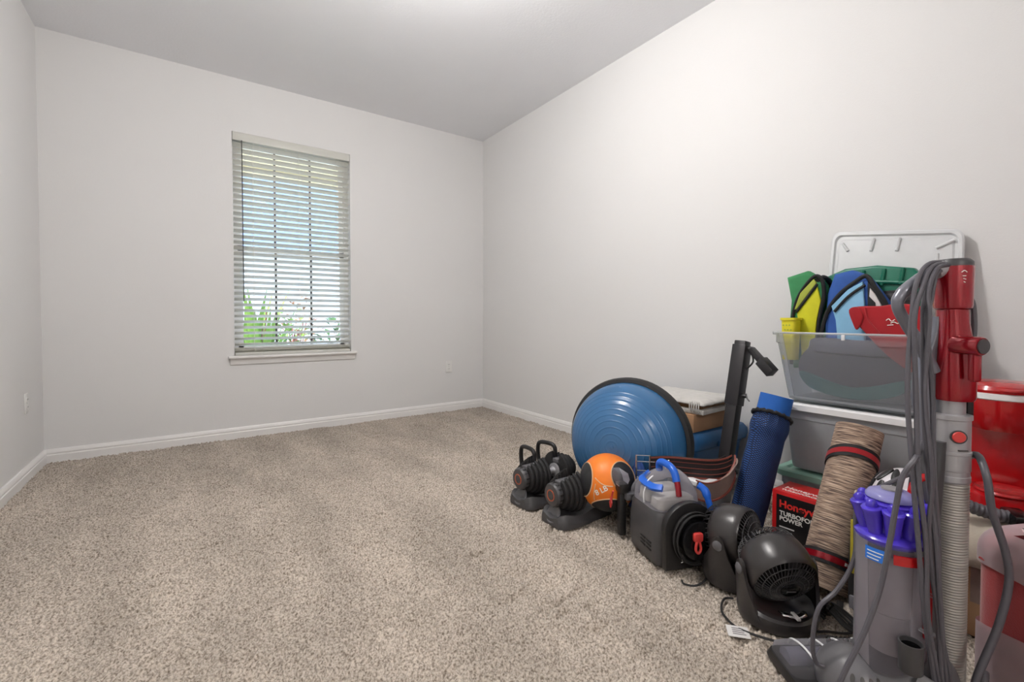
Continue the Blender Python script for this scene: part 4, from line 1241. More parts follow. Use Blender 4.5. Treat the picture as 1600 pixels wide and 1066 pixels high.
rc = thing('red_cloth', 'folded red cap with white embroidery over the front of open tote', 'cap', (2.13, 0.59, 0.70))
O = Vector(rc.location)
pad(smooth_poly([(0.712, 0.962), (0.679, 0.972), (0.620, 0.972), (0.562, 0.979), (0.499, 0.964), (0.474, 0.908), (0.474, 0.863), (0.496, 0.745), (0.522, 0.727), (0.597, 0.785), (0.667, 0.868), (0.699, 0.913)]), 2.122, 0.026, 'crown', 'redcloth', rc, 0.010, 3)
pad(smooth_poly([(0.718, 0.958), (0.690, 0.968), (0.670, 0.930), (0.690, 0.88), (0.706, 0.91)]), 2.116, 0.012, 'folded_brim', 'redcloth', rc, 0.004)
MB().tube(yzpath([(0.665, 0.965), (0.655, 0.92), (0.62, 0.87)], 2.121, O), 0.0028, 6, 6).build('fold', 'redcloth', rc)
for pts in ([(0.600, 0.917), (0.592, 0.923), (0.584, 0.914), (0.574, 0.921)], [(0.586, 0.907), (0.576, 0.911), (0.566, 0.906), (0.558, 0.912)], [(0.596, 0.899), (0.578, 0.901)]):
    MB().tube(yzpath(pts, 2.1205, O), 0.0016, 5, 4).build('embroidery', 'whiteprint', rc)

gy = thing('grey_duffel', 'grey and teal duffel bag pressed against the front of open tote', 'bag', (2.16, 0.71, 0.60))
pad(smooth_poly([(0.853, 0.842), (0.700, 0.838), (0.538, 0.834), (0.512, 0.815), (0.510, 0.700), (0.572, 0.650), (0.712, 0.622), (0.850, 0.645), (0.895, 0.665), (0.912, 0.717), (0.900, 0.765), (0.875, 0.80)]), 2.148, 0.030, 'main_body', 'greyfabric', gy, 0.012, 3)
pad(smooth_poly([(0.895, 0.70), (0.712, 0.650), (0.53, 0.70), (0.53, 0.665), (0.60, 0.622), (0.712, 0.602), (0.83, 0.618), (0.885, 0.65)]), 2.140, 0.020, 'teal_base', 'teal', gy, 0.008, 3)
MB().tube([(-0.014, 0.14, 0.185), (-0.016, 0.0, 0.178), (-0.014, -0.17, 0.175)], 0.004, 6, 6).build('zipper', 'piping', gy)

yb = thing('perforated_basket', 'yellow perforated plastic basket at the left end of open tote', 'basket', (2.20, 0.985, 0.740))
ky = MB()
def brow(z, s_):
    return [Vector(p) for p in rloop(0, 0, 0.034 * s_, 0.030 * s_, 0.016, z)]
yb.location = (2.148, 0.942, 0.745)
ky.loft([brow(0, 0.85), brow(0.17, 1.0), brow(0.172, 1.14), brow(0.182, 1.14), brow(0.182, 0.94), brow(0.01, 0.78)])
ky.build('basket_wall', 'yellowplastic', yb)
for zz in (0.13, 0.15):
    for q in range(3):
        MB().lathe([(0.0035, 0), (0.0035, 0.001), (0, 0.001)], 10, mtx=axis_mtx((-0.0338, -0.014 + 0.012 * q + (0.006 if zz > 0.14 else 0), zz), (-1, 0, 0))).build('hole', 'olive', yb)

gt = thing('green_case', 'dark green plastic case standing behind the backpacks', 'case', (2.36, 0.70, 0.70))
O = Vector(gt.location)
gpoly = [(0.890, 1.100), (0.800, 1.138), (0.686, 1.143), (0.570, 1.122), (0.533, 1.075), (0.520, 0.868), (0.520, 0.74), (0.890, 0.74)]
gx = 2.305
MB().plate(gpoly, 0.05, 0.010, 3, mtx=Matrix.Translation(-O) @ yzplane(gx)).build('shell', 'toolgreen', gt)
MB().plate([(0.80, 1.030), (0.56, 1.040), (0.56, 0.90), (0.80, 0.90)], 0.01, 0.003, mtx=Matrix.Translation(-O) @ yzplane(gx - 0.008)).build('dark_recess', 'black', gt)
MB().plate([(0.71, 1.020), (0.57, 1.028), (0.57, 0.996), (0.71, 0.990)], 0.006, 0.002, mtx=Matrix.Translation(-O) @ yzplane(gx - 0.014)).build('tool_tray', 'darkgrey', gt)
MB().plate([(0.70, 0.97), (0.57, 0.975), (0.57, 0.962), (0.70, 0.955)], 0.006, 0.002, mtx=Matrix.Translation(-O) @ yzplane(gx - 0.014)).build('tool_tray', 'darkgrey', gt)
for yy in (0.79, 0.73, 0.66, 0.60):
    MB().tube([Vector((gx - 0.004, yy, 1.125)) - O, Vector((gx - 0.006, yy + 0.008, 1.06)) - O], 0.007, 8).build('rib', 'toolgreen', gt)
for zz in (1.03, 0.99, 0.95):
    MB().tube([Vector((gx - 0.004, 0.555, zz)) - O, Vector((gx - 0.004, 0.525, zz)) - O], 0.006, 8).build('rib', 'toolgreen', gt)
MB().tube([Vector((gx - 0.004, 0.84, 1.065)) - O, Vector((gx - 0.006, 0.70, 1.075)) - O, Vector((gx - 0.004, 0.555, 1.06)) - O], 0.008, 8, 6).build('rim_band', 'toolgreen', gt)

# ------------------------------------------------------------------ rolled mats and fan carton
def roll_mesh(r, L_, turns=4.0, thick=0.006, n=36):
    """spiral roll: outer cylinder with a spiral end"""
    outer = MB()
    rings = 28
    outer.loft([[Vector((r * math.cos(2 * PI * k / n), r * math.sin(2 * PI * k / n), L_ * i / rings)) for k in range(n)] for i in range(rings + 1)], True, False)
    sp = []
    N_ = int(turns * 28)
    for i in range(N_ + 1):
        a = turns * 2 * PI * i / N_
        rr = r - (r * 0.80) * i / N_
        sp.append((rr, a))
    f0 = []
    for (rr, a) in sp:
        f0.append([Vector((rr * math.cos(a), rr * math.sin(a), L_ - 0.06)), Vector((rr * math.cos(a), rr * math.sin(a), L_)),
                   Vector(((rr - thick) * math.cos(a), (rr - thick) * math.sin(a), L_)), Vector(((rr - thick) * math.cos(a), (rr - thick) * math.sin(a), L_ - 0.06))])
    outer.loft(f0)
    outer.lathe([(r * 0.98, L_ - 0.03), (0, L_ - 0.03)], n, cap=False)
    return outer

def leaning(o, p0, p1):
    o.location = p0
    o.rotation_mode = 'QUATERNION'
    o.rotation_quaternion = (Vector(p1) - Vector(p0)).to_track_quat('Z', 'Y')

bmt = thing('blue_mat', 'rolled blue exercise mat in a navy mesh bag leaning on the totes', 'exercise mat')
leaning(bmt, (1.865, 1.000, 0.012), (2.003, 0.930, 0.60))
Lb = (Vector((2.003, 0.930, 0.60)) - Vector((1.865, 1.000, 0.012))).length
roll_mesh(0.062, Lb, 4, 0.008).build('foam_roll', 'bluemat', bmt)
bag = MB()
n = 40
def bag_r(z, a):
    r_ = 0.066 + 0.0025 * mnoise.noise(Vector((math.cos(a) * 2, math.sin(a) * 2, z * 14)))
    if z > Lb - 0.17:
        t_ = (z - (Lb - 0.17)) / 0.07
        r_ += 0.006 * math.sin(min(1, t_) * PI) + 0.003 * math.sin(a * 14) * min(1, t_)
    return r_
rows = 30
bag.loft([[Vector((bag_r(z, a) * math.cos(a), bag_r(z, a) * math.sin(a), z + (0.022 * math.cos(a - 2.4) if i == rows else 0))) for a in [2 * PI * q / n for q in range(n)]] for i, z in [(i, 0.0 + (Lb - 0.09) * i / rows) for i in range(rows + 1)]], True, False)
bag.build('mesh_bag', 'meshbag', bmt)
hem = [Vector((0.0715 * math.cos(a), 0.0715 * math.sin(a), Lb - 0.09 + 0.022 * math.cos(a - 2.4) + 0.002 * math.sin(17 * a))) for a in [2 * PI * q / 60 for q in range(60)]]
MB().tube(hem, [0.0062 + 0.0022 * (i % 2) for i in range(60)], 8, closed=True).build('gathered_hem', 'rubber', bmt)
knot = hem[15]
def hem_out(i, k, dz):
    return Vector((hem[i].x * k, hem[i].y * k, hem[i].z + dz))
MB().tube([hem[50], hem_out(51, 1.22, 0.010), hem_out(53, 1.38, -0.010), hem_out(54, 1.22, -0.026), hem_out(52, 1.12, -0.012)], 0.0045, 6, 5).build('drawstring', 'rubber', bmt)

smt = thing('striped_mat', 'rolled brown heathered exercise mat held by red and black straps', 'exercise mat')
q0, q1 = Vector((1.742, 0.655, 0.014)), Vector((1.992, 0.636, 0.520))
leaning(smt, q0, q1)
Ls = (q1 - q0).length
roll_mesh(0.072, Ls, 5, 0.005).build('mat_roll', 'stripemat', smt)
def band(z, tilt_, dirn, w, name, m, rr):
    L0 = []
    for dz, r_ in ((-w / 2, rr), (w / 2, rr), (w / 2, rr - 0.003), (-w / 2, rr - 0.003)):
        L0.append([Vector((r_ * math.cos(a), r_ * math.sin(a), z + dz + tilt_ * math.cos(a - dirn))) for a in [2 * PI * q / 48 for q in range(48)]])
    L0.append(L0[0])
    return MB().loft(L0, False, False).build(name, m, smt)
band(Ls - 0.125, 0.030, 2.2, 0.042, 'black_strap', 'piping', 0.0765)
band(Ls - 0.125, 0.030, 2.2, 0.018, 'red_stripe', 'redcloth', 0.0775)
band(0.085, 0.012, 2.2, 0.042, 'black_strap', 'piping', 0.0765)
band(0.085, 0.012, 2.2, 0.020, 'red_stripe', 'redmetal', 0.0775)
for q in range(9):
    a = 2.6 + 0.13 * q
    p_ = Vector((0.0778 * math.cos(a), 0.0778 * math.sin(a), 0.085 + 0.012 * math.cos(a - 2.2)))
    MB().box((-0.0035, -0.005, 0), (0.0035, 0.005, 0.0006), mtx=axis_mtx(p_, (math.cos(a), math.sin(a), 0))).build('strap_print', 'taglabel', smt)
MB().tube([(0.03, -0.07, 0.10), (0.05, -0.10, 0.06), (0.035, -0.13, 0.035), (0.0, -0.14, 0.03)], 0.012, 8, 5).build('strap_end', 'redmetal', smt)

fb = thing('fan_carton', 'red and black fan carton with lettering behind the striped mat', 'box', (1.965, 0.792, 0))
HX = 0.062
MB().box((-HX, -0.105, 0.0), (0.085, 0.105, 0.240), 0.002).build('carton', 'boxred', fb)
MB().box((-HX - 0.0012, -0.105, 0.0), (-HX + 0.0002, 0.088, 0.226)).build('black_panel', 'boxblack', fb)
XF = Matrix(((0, 0, -1, 0), (-1, 0, 0, 0), (0, 1, 0, 0), (0, 0, 0, 1)))       # text x -> -y, y -> z, facing -x
lettering('lettering', 'Honeywell', 0.040, Matrix.Translation((-HX - 0.0016, 0.078, 0.178)) @ XF, 'textred', fb, 0.0012)
lettering('lettering', 'TURBOFORCE', 0.024, Matrix.Translation((-HX - 0.0016, 0.076, 0.147)) @ XF, 'whiteprint', fb, 0.0006)
lettering('lettering', 'POWER', 0.024, Matrix.Translation((-HX - 0.0016, 0.076, 0.126)) @ XF, 'whiteprint', fb, 0.0006)
for q in range(5):
    MB().box((-HX - 0.0016, 0.076 - 0.055 + 0.008 * (q % 3), 0.098 - 0.016 * q), (-HX - 0.001, 0.076, 0.103 - 0.016 * q)).build('printed_line', 'taglabel', fb)
XT = Matrix(((0, 1, 0, 0), (-1, 0, 0, 0), (0, 0, 1, 0), (0, 0, 0, 1)))        # flat on top, reading from -x
lettering('lettering', 'Honeywell', 0.036, Matrix.Translation((-0.012, 0.082, 0.2405)) @ XT, 'whiteprint', fb, 0.0006)
lettering('lettering', 'TURBOFORCE', 0.020, Matrix.Translation((-0.040, 0.082, 0.2405)) @ XT, 'whiteprint', fb, 0.0006)

# ------------------------------------------------------------------ bag, helmet, side box, coffee maker
bgk = thing('black_bag', 'black soft bag standing upright between striped mat and vacuum', 'bag', (1.80, 0.505, 0))
def bag_loop(z, hx_, hy_):
    return [Vector((p[0] + 0.006 * mnoise.noise(Vector((p[0] * 20, p[1] * 20, z * 15))), p[1] + 0.006 * mnoise.noise(Vector((p[1] * 20, z * 15, p[0] * 20))), z)) for p in rloop(0, 0, hx_, hy_, 0.035, z)]
MB().loft([bag_loop(0.0, 0.105, 0.058), bag_loop(0.02, 0.118, 0.064), bag_loop(0.10, 0.122, 0.066), bag_loop(0.20, 0.120, 0.064), bag_loop(0.29, 0.112, 0.060), bag_loop(0.325, 0.09, 0.045), bag_loop(0.335, 0.06, 0.03)]).build('main_body', 'rubber', bgk)
MB().tube([(-0.06, -0.02, 0.33), (-0.02, -0.03, 0.345), (0.05, -0.02, 0.33)], 0.006, 6, 5).build('handle', 'piping', bgk)
MB().box((-0.128, -0.05, 0.13), (-0.116, 0.05, 0.30), 0.006).build('mustard_pocket', 'mustard', bgk, label='mustard yellow pocket')
MB().box((-0.128, -0.05, 0.02), (-0.118, 0.05, 0.06), 0.003).build('bag_trim', 'contents', bgk)

hl = thing('bicycle_helmet', 'white and black bicycle helmet with red trim behind the vacuum', 'helmet', (1.838, 0.468, 0.335), math.radians(-35))
def dome(rx, ry, rz, lo_, z0=0.0):
    return lambda u, v: Vector((rx * math.cos(2 * PI * u) * math.cos(lo_ + (PI / 2 - lo_) * v), ry * math.sin(2 * PI * u) * math.cos(lo_ + (PI / 2 - lo_) * v), z0 + rz * math.sin(lo_ + (PI / 2 - lo_) * v)))
MB().grid(dome(0.100, 0.080, 0.115, 0.05), 44, 16).build('shell', 'helmetwhite', hl)
for k, (az, el) in enumerate(((2.2, 0.55), (2.75, 0.45), (3.3, 0.5), (3.85, 0.55), (4.4, 0.5), (3.0, 0.98), (3.7, 1.0), (0.4, 0.6), (5.4, 0.6))):
    d_ = Vector((0.100 * math.cos(az) * math.cos(el), 0.080 * math.sin(az) * math.cos(el), 0.115 * math.sin(el)))
    nr = Vector((d_.x / 0.100 ** 2, d_.y / 0.080 ** 2, d_.z / 0.115 ** 2))
    MB().lathe([(1.0, -0.004), (1.0, 0.002), (0.8, 0.0035), (0, 0.004)], 22, mtx=axis_mtx(d_, nr) @ Matrix.Diagonal((0.010, 0.030, 1, 1))).build('vent', 'black', hl)
MB().tube([Vector((0.104 * math.cos(a), 0.084 * math.sin(a), 0.014)) for a in [2 * PI * q / 40 for q in range(40)]], 0.011, 8, closed=True).build('rim', 'helmetwhite', hl)
MB().tube([Vector((0.110 * math.cos(a), 0.090 * math.sin(a), 0.030)) for a in [PI * (0.9 + 0.9 * q / 20) for q in range(21)]], 0.008, 8).build('red_trim', 'redgloss', hl)
MB().tube([(-0.095, 0.03, 0.02), (-0.125, 0.035, 0.03), (-0.135, 0.01, -0.005), (-0.12, -0.01, -0.02)], 0.003, 6, 6).build('chin_strap', 'stitch', hl)

sbx = thing('side_box', 'plain cardboard carton under the red coffee maker', 'box', (2.12, 0.29, 0))
MB().box((-0.27, -0.135, 0.0), (0.28, 0.135, 0.300), 0.003).build('carton', 'cardboard', sbx)
MB().box((-0.2705, -0.025, 0.10), (-0.2695, 0.025, 0.300)).build('packing_tape', 'suede', sbx)

bc = MB()
def cloth_pt(u, v):
    x, y = 1.832 + 0.50 * u, 0.145 + 0.295 * v
    z = 0.309 + 0.006 * abs(mnoise.noise(Vector((x * 14, y * 14, 1)))) + 0.024 * math.exp(-((u - 0.18) / 0.12) ** 2)
    if u < 0.08:
        k_ = (0.08 - u) / 0.08
        z -= 0.10 * k_
        x = 1.832 + 0.04 - 0.045 * min(1, k_ * 3) + 0.006 * math.sin(v * 17) * k_
    return Vector((x, y, z))
bc.grid(cloth_pt, 50, 26)
bco = bc.build('beige_towel', 'beigecloth', None, angle=80)
md = bco.modifiers.new('thickness', 'SOLIDIFY'); md.thickness = 0.007; md.offset = 1
tag(bco, 'beige towel spread over the carton below the coffee maker', 'towel')

cm = thing('coffee_maker', 'glossy red pod coffee maker at the right edge of the photo', 'coffee maker', (2.118, 0.297, 0.334), math.radians(200))
# local +x = front (towards the room)
MB().loft([[Vector(p) for p in rloop(-0.02, 0, 0.125, 0.100, 0.05, z_)] for z_ in (0.0, 0.012)] + [[Vector(p) for p in rloop(-0.02, 0, 0.120, 0.095, 0.05, 0.040)], [Vector(p) for p in rloop(-0.02, 0, 0.110, 0.085, 0.045, 0.046)]]).build('base', 'redgloss', cm)
MB().lathe([(0.066, 0.0), (0.070, 0.004), (0.066, 0.010), (0.055, 0.006), (0, 0.006)], 36, mtx=Matrix.Translation((0.04, 0, 0.046))).build('drip_tray', 'redgloss', cm)
MB().loft([[Vector(p) for p in rloop(-0.085, 0, 0.050, 0.092, 0.035, z_)] for z_ in (0.04, 0.10, 0.20, 0.30, 0.345)] + [[Vector(p) for p in rloop(-0.085, 0, 0.040, 0.08, 0.03, 0.360)]]).build('water_column', 'redgloss', cm)
MB().lathe([(0.050, 0.235), (0.070, 0.238), (0.085, 0.262), (0.094, 0.300), (0.097, 0.338)], 44).build('brew_head', 'redgloss', cm)
MB().lathe([(0.097, 0.338), (0.1005, 0.341), (0.1005, 0.356), (0.096, 0.359)], 44).build('trim_ring', 'whitelid', cm, label='white trim ring')
MB().lathe([(0.098, 0.3595), (0.100, 0.368), (0.094, 0.380), (0.070, 0.390), (0.03, 0.394), (0, 0.3945)], 44).build('lid', 'redgloss', cm)
MB().tube([(0.085, -0.03, 0.372), (0.104, 0, 0.370), (0.085, 0.03, 0.372)], 0.006, 8, 5).build('lid_grip', 'redgloss', cm)

# ------------------------------------------------------------------ red armchair wrapped in film
ac = thing('red_armchair', 'red velvet armchair partly wrapped in clear film at the lower right', 'armchair', (1.572, 0.268, 0), -0.455)
def rblock(lo, hi, r, z_lo, z_hi, name, m, parent, topr=0.04):
    cx_, cy_ = (lo[0] + hi[0]) / 2, (lo[1] + hi[1]) / 2
    hx_, hy_ = (hi[0] - lo[0]) / 2, (hi[1] - lo[1]) / 2
    L_ = [[Vector(p) for p in rloop(cx_, cy_, hx_, hy_, r, z_lo)]]
    nst = 8
    for i in range(1, nst + 1):
        L_.append([Vector(p) for p in rloop(cx_, cy_, hx_, hy_, r, z_lo + (z_hi - topr - z_lo) * i / nst)])
    for i in range(1, 7):
        a = PI / 2 * i / 6
        ins = topr * (1 - math.cos(a))
        L_.append([Vector(p) for p in rloop(cx_, cy_, hx_ - ins, hy_ - ins, max(0.012, r - ins * 0.6), z_hi - topr + topr * math.sin(a))])
    return MB().loft(L_).build(name, m, parent)
rblock((0.0, -0.165), (0.62, 0.0), 0.045, 0.03, 0.425, 'arm', 'redsofa', ac, 0.06)
rblock((0.0, -0.76), (0.62, -0.60), 0.045, 0.03, 0.425, 'arm', 'redsofa', ac, 0.06)
rblock((0.015, -0.595), (0.60, -0.17), 0.04, 0.10, 0.37, 'seat_cushion', 'redsofa', ac, 0.05)
rblock((0.50, -0.76), (0.70, 0.0), 0.05, 0.03, 0.72, 'backrest', 'redsofa', ac, 0.06)
for px_, py_ in ((0.04, -0.04), (0.04, -0.72), (0.64, -0.04), (0.64, -0.72)):
    MB().lathe([(0.018, -0.002), (0.022, 0.034), (0, 0.034)], 14, mtx=Matrix.Translation((px_, py_, 0))).build('leg', 'black', ac)
def film_band(z0, z1, name, slope):
    L_ = []
    for i in range(9):
        zz = z0 + (z1 - z0) * i / 8
        ins = 0.0
        if zz > 0.365:
            s2 = min(1.0, (zz - 0.365) / 0.065)
            ins = 0.06 * (1 - math.sqrt(max(0, 1 - s2 * s2)))
        L_.append([Vector((p[0], p[1], zz + slope * (p[0] * 0.35 + p[1] * 0.5) * (1 - i / 8 if slope > 0 else i / 8) + 0.004 * mnoise.noise(Vector((p[0] * 30, p[1] * 30, zz * 20))))) for p in rloop(0.31, -0.0825, 0.316 - ins, 0.0885 - ins, 0.048, 0, 8)])
    return MB().loft(L_, False, z1 > 0.42).build(name, 'film', ac)
film_band(0.335, 0.432, 'wrapping_film', 0.15)
film_band(0.035, 0.185, 'wrapping_film', -0.25)
MB().tube([(-0.002, -0.02, 0.345), (-0.003, -0.08, 0.338), (-0.002, -0.14, 0.345)], 0.003, 6, 5).build('seam_piping', 'redsofa', ac)

# ------------------------------------------------------------------ upright vacuum cleaner
VL, VR = Vector((1.457, 0.287, 0.0)), math.radians(145.1)
vc = thing('upright_vacuum', 'red and grey upright vacuum with purple cyclone and clear dust bin', 'vacuum cleaner', VL, VR)
WI = Matrix.Rotation(-VR, 4, 'Z') @ Matrix.Translation(-VL)
def wl(*p):
    return WI @ Vector(p)
TR = Matrix.Translation
# wand and hose
hz = []
for i in range(150):
    z_ = 0.075 + 0.475 * i / 149
    hz.append((0.0325 + (0.0014 if i % 2 else 0.0), z_))
MB().lathe(hz, 32, mtx=TR((-0.002, 0, 0))).build('ribbed_hose', 'hosegrey', vc, angle=15)
cuff = MB().lathe([(0.034, 0.545), (0.0365, 0.549), (0.0365, 0.560), (0.0350, 0.562), (0.0350, 0.572), (0.0365, 0.574), (0.0365, 0.610), (0.0375, 0.612), (0.0375, 0.618), (0.0355, 0.620), (0.0355, 0.690), (0.038, 0.692), (0.038, 0.702), (0.030, 0.704)], 40).build('wand_cuff', 'silver', vc, angle=25)
MB().lathe([(0.0125, 0), (0.0125, 0.004), (0.011, 0.006), (0, 0.006)], 24, mtx=axis_mtx((0.0130, 0.0325, 0.655), (0.37, 0.93, 0))).build('release_button', 'redplastic', cuff)
MB().lathe([(0.0155, 0), (0.0155, 0.003), (0.0125, 0.003)], 24, mtx=axis_mtx((0.0128, 0.0322, 0.655), (0.37, 0.93, 0)), cap=False).build('button_ring', 'darkgrey', cuff)
MB().box((-0.006, 0.033, 0.6225), (0.014, 0.0378, 0.6255)).build('cuff_slot', 'slot', cuff)
MB().lathe([(0.026, 0.700), (0.026, 0.760)], 28).build('inner_tube', 'silver', vc)
MB().box((-0.046, -0.032, 0.69), (-0.030, 0.010, 0.75), 0.004).build('rear_clip', 'black', vc)
# red upper housing (tapered shell), tube and cap
MB().loft([[Vector(p) for p in rloop(cx_, 0, a_, a_, a_ * 0.8, z_)] for cx_, a_, z_ in ((-0.004, 0.034, 0.735), (-0.004, 0.037, 0.742), (-0.004, 0.037, 0.800), (-0.003, 0.034, 0.845), (-0.002, 0.031, 0.880), (0.0, 0.0275, 0.915), (0.001, 0.0265, 0.955))]).build('red_housing', 'redmetal', vc)
MB().lathe([(0.0275, 0.945), (0.033, 0.949), (0.0345, 0.956), (0.0355, 1.040), (0.034, 1.048)], 36).build('wand_collar', 'redmetal', vc)
MB().lathe([(0.0345, 1.046), (0.034, 1.056), (0.028, 1.063), (0.0, 1.064)], 36).build('top_cap', 'darkgrey', vc)
for pts in ([(0.004, 0.0358, 1.030), (0.009, 0.0352, 1.034), (0.014, 0.0334, 1.030)], [(0.006, 0.0356, 1.022), (0.012, 0.0340, 1.022)], [(0.006, 0.0356, 1.014), (0.011, 0.0344, 1.016)], [(0.007, 0.0354, 1.007), (0.010, 0.0346, 1.009)]):
    MB().tube(pts, 0.0010, 5, 3).build('printed_mark', 'whiteprint', vc)
# grey side frame beside the red housing
MB().loft([[Vector(p) for p in rloop(x_, -0.022, hx_, 0.018, 0.006, z_)] for x_, hx_, z_ in ((0.038, 0.010, 0.60), (0.040, 0.013, 0.69), (0.046, 0.018, 0.74), (0.042, 0.018, 0.80), (0.036, 0.014, 0.84), (0.028, 0.010, 0.88), (0.024, 0.006, 0.93))]).build('side_frame', 'framegrey', vc)
# trigger lever
lv = MB().lathe([(0.020, 0.0), (0.021, 0.003), (0.021, 0.052), (0.019, 0.055), (0, 0.055)], 28, mtx=axis_mtx((0.014, 0.020, 0.866), (-0.17, 0.98, -0.03))).build('trigger_lever', 'redmetal', vc)
MB().lathe([(0.016, 0.055), (0.016, 0.058), (0, 0.058)], 24, mtx=axis_mtx((0.014, 0.020, 0.866), (-0.17, 0.98, -0.03))).build('lever_cap', 'darkgrey', lv)
MB().box((-0.004, 0.050, 0.785), (0.016, 0.068, 0.855), 0.006, mtx=None).build('lever_tab', 'redmetal', lv)
# arched carry handle
MB().tube([(0.022, -0.004, 1.044), (0.060, -0.004, 1.028), (0.098, -0.004, 1.000), (0.121, -0.004, 0.977), (0.126, -0.004, 0.955), (0.112, -0.004, 0.925), (0.088, -0.004, 0.888), (0.060, -0.004, 0.842), (0.038, -0.004, 0.800)], [0.012, 0.014, 0.0145, 0.013, 0.012, 0.012, 0.0125, 0.013, 0.013], 14, 6).build('carry_handle', 'framegrey', vc)
MB().lathe([(0.017, -0.012), (0.020, -0.008), (0.020, 0.008), (0.017, 0.012)], 20, mtx=axis_mtx((0.036, 0, 1.040), (0.85, 0, -0.4))).build('handle_joint', 'silver', vc)
# spine behind bin and wand
MB().loft([[Vector(p) for p in rloop(x_, -0.012, hx_, 0.036, 0.012, z_)] for x_, hx_, z_ in ((0.050, 0.050, 0.06), (0.052, 0.030, 0.14), (0.055, 0.020, 0.30), (0.052, 0.018, 0.45), (0.040, 0.014, 0.58), (0.036, 0.012, 0.64))]).build('spine', 'darkgrey', vc)
MB().tube([(-0.044, -0.02, 0.93), (-0.050, -0.022, 0.80), (-0.047, -0.02, 0.55), (-0.046, -0.018, 0.30), (-0.044, -0.016, 0.08)], 0.0075, 10, 6).build('rear_tube', 'black', vc)
MB().tube([(-0.030, 0.0, 0.985), (-0.044, 0.002, 0.96), (-0.049, 0.002, 0.90), (-0.046, 0.0, 0.85)], 0.0055, 8, 6).build('lead_loop', 'cordgrey', vc)
# dust bin
BX = 0.136
MB().lathe([(0.0670, 0.098), (0.0680, 0.101), (0.0680, 0.400), (0.0700, 0.405), (0.0700, 0.412), (0.0665, 0.412), (0.0655, 0.104), (0.0, 0.104)], 52, mtx=TR((BX, 0, 0))).build('dust_bin', 'clearbin', vc)
MB().lathe([(0.0, 0.090), (0.069, 0.090), (0.0705, 0.094), (0.0705, 0.099), (0.0690, 0.104), (0.0, 0.1035)], 52, mtx=TR((BX, 0, 0))).build('bin_base', 'suede', vc)
MB().lathe([(0.044, 0.150), (0.047, 0.152), (0.047, 0.240), (0.052, 0.245), (0.052, 0.38), (0.044, 0.385)], 40, mtx=TR((BX, 0, 0))).build('inner_shroud', 'shroud', vc)
MB().lathe([(0.030, 0.106), (0.036, 0.15), (0.03, 0.152)], 32, mtx=TR((BX, 0, 0))).build('inner_cone', 'darkgrey', vc)
# cyclone pods
MB().lathe([(0.064, 0.404), (0.069, 0.410), (0.070, 0.418), (0.064, 0.424), (0.046, 0.430), (0.042, 0.470), (0.054, 0.480), (0.056, 0.496), (0.045, 0.503), (0.0, 0.505)], 48, mtx=TR((BX, 0, 0))).build('cyclone_core', 'purple', vc)
for k in range(9):
    a = 2 * PI * k / 9 + 0.25
    c_ = Vector((BX + 0.056 * math.cos(a), 0.056 * math.sin(a), 0))
    tiltd = Vector((math.cos(a) * 0.20, math.sin(a) * 0.20, 1))
    base_ = Vector((BX + 0.044 * math.cos(a), 0.044 * math.sin(a), 0.412))
    pod = MB().lathe([(0.0120, 0.0), (0.0145, 0.020), (0.0195, 0.068), (0.0212, 0.072), (0.0212, 0.077), (0.018, 0.080), (0.0, 0.081)], 24, mtx=axis_mtx(base_, tiltd)).build('cyclone_pod', 'purple', vc)
    tp_ = base_ + tiltd.normalized() * 0.078
    MB().lathe([(0.0115, 0.0), (0.0115, 0.008), (0.009, 0.014), (0.005, 0.017), (0, 0.018)], 18, mtx=axis_mtx(tp_, tiltd)).build('pod_bulb', 'purple', pod)
MB().lathe([(0.050, 0.504), (0.050, 0.508), (0.044, 0.516), (0.028, 0.522), (0, 0.524)], 40, mtx=TR((BX, 0, 0))).build('cyclone_cap', 'lilac', vc)
MB().lathe([(0.020, 0.5232), (0.020, 0.5262), (0.0, 0.527)], 24, mtx=TR((BX, 0, 0))).build('cap_badge', 'silver', vc)
MB().tube([(0.100, 0.012, 0.515), (0.090, 0.014, 0.548), (0.070, 0.014, 0.556), (0.048, 0.012, 0.548)], 0.009, 10, 6).build('bin_grip', 'redgloss', vc)
# bin details on the camera side
def on_bin(a, z_, r_=0.0687):
    return Vector((BX + r_ * math.cos(a), r_ * math.sin(a), z_))
def bin_patch(a0_, a1_, z0_, z1_, name, m, r_=0.0688, t_=0.0015):
    L_ = []
    for i in range(11):
        a = a0_ + (a1_ - a0_) * i / 10
        L_.append([on_bin(a, z0_, r_), on_bin(a, z1_, r_), on_bin(a, z1_, r_ + t_), on_bin(a, z0_, r_ + t_)])
    return MB().loft(L_).build(name, m, vc)
lb = bin_patch(0.17, 0.80, 0.368, 0.398, 'blue_label', 'labelblue', t_=0.0008)
for k in range(3):
    L_ = []
    for i in range(7):
        a = 0.24 + (0.46 - 0.06 * k) * i / 6
        z0_ = 0.388 - 0.008 * k
        L_.append([on_bin(a, z0_, 0.0698), on_bin(a, z0_ + 0.0022, 0.0698), on_bin(a, z0_ + 0.0022, 0.0703), on_bin(a, z0_, 0.0703)])
    MB().loft(L_).build('label_print', 'whiteprint', lb)
bin_patch(0.95, 1.98, 0.376, 0.396, 'red_latch', 'redgloss', 0.0688, 0.007)
MB().box((-0.007, -0.004, 0), (0.007, 0.006, 0.17), 0.002, mtx=TR(on_bin(1.93, 0.215, 0.074))).build('release_bar', 'redgloss', vc)
for z_ in (0.225, 0.315):
    MB().tube([on_bin(1.70, z_ + 0.012, 0.071), on_bin(1.93, z_, 0.083), on_bin(2.2, z_ - 0.004, 0.078)], 0.004, 8, 4).build('bar_guide', 'clear', vc)
cupm = TR((0.163, 0.090, 0))
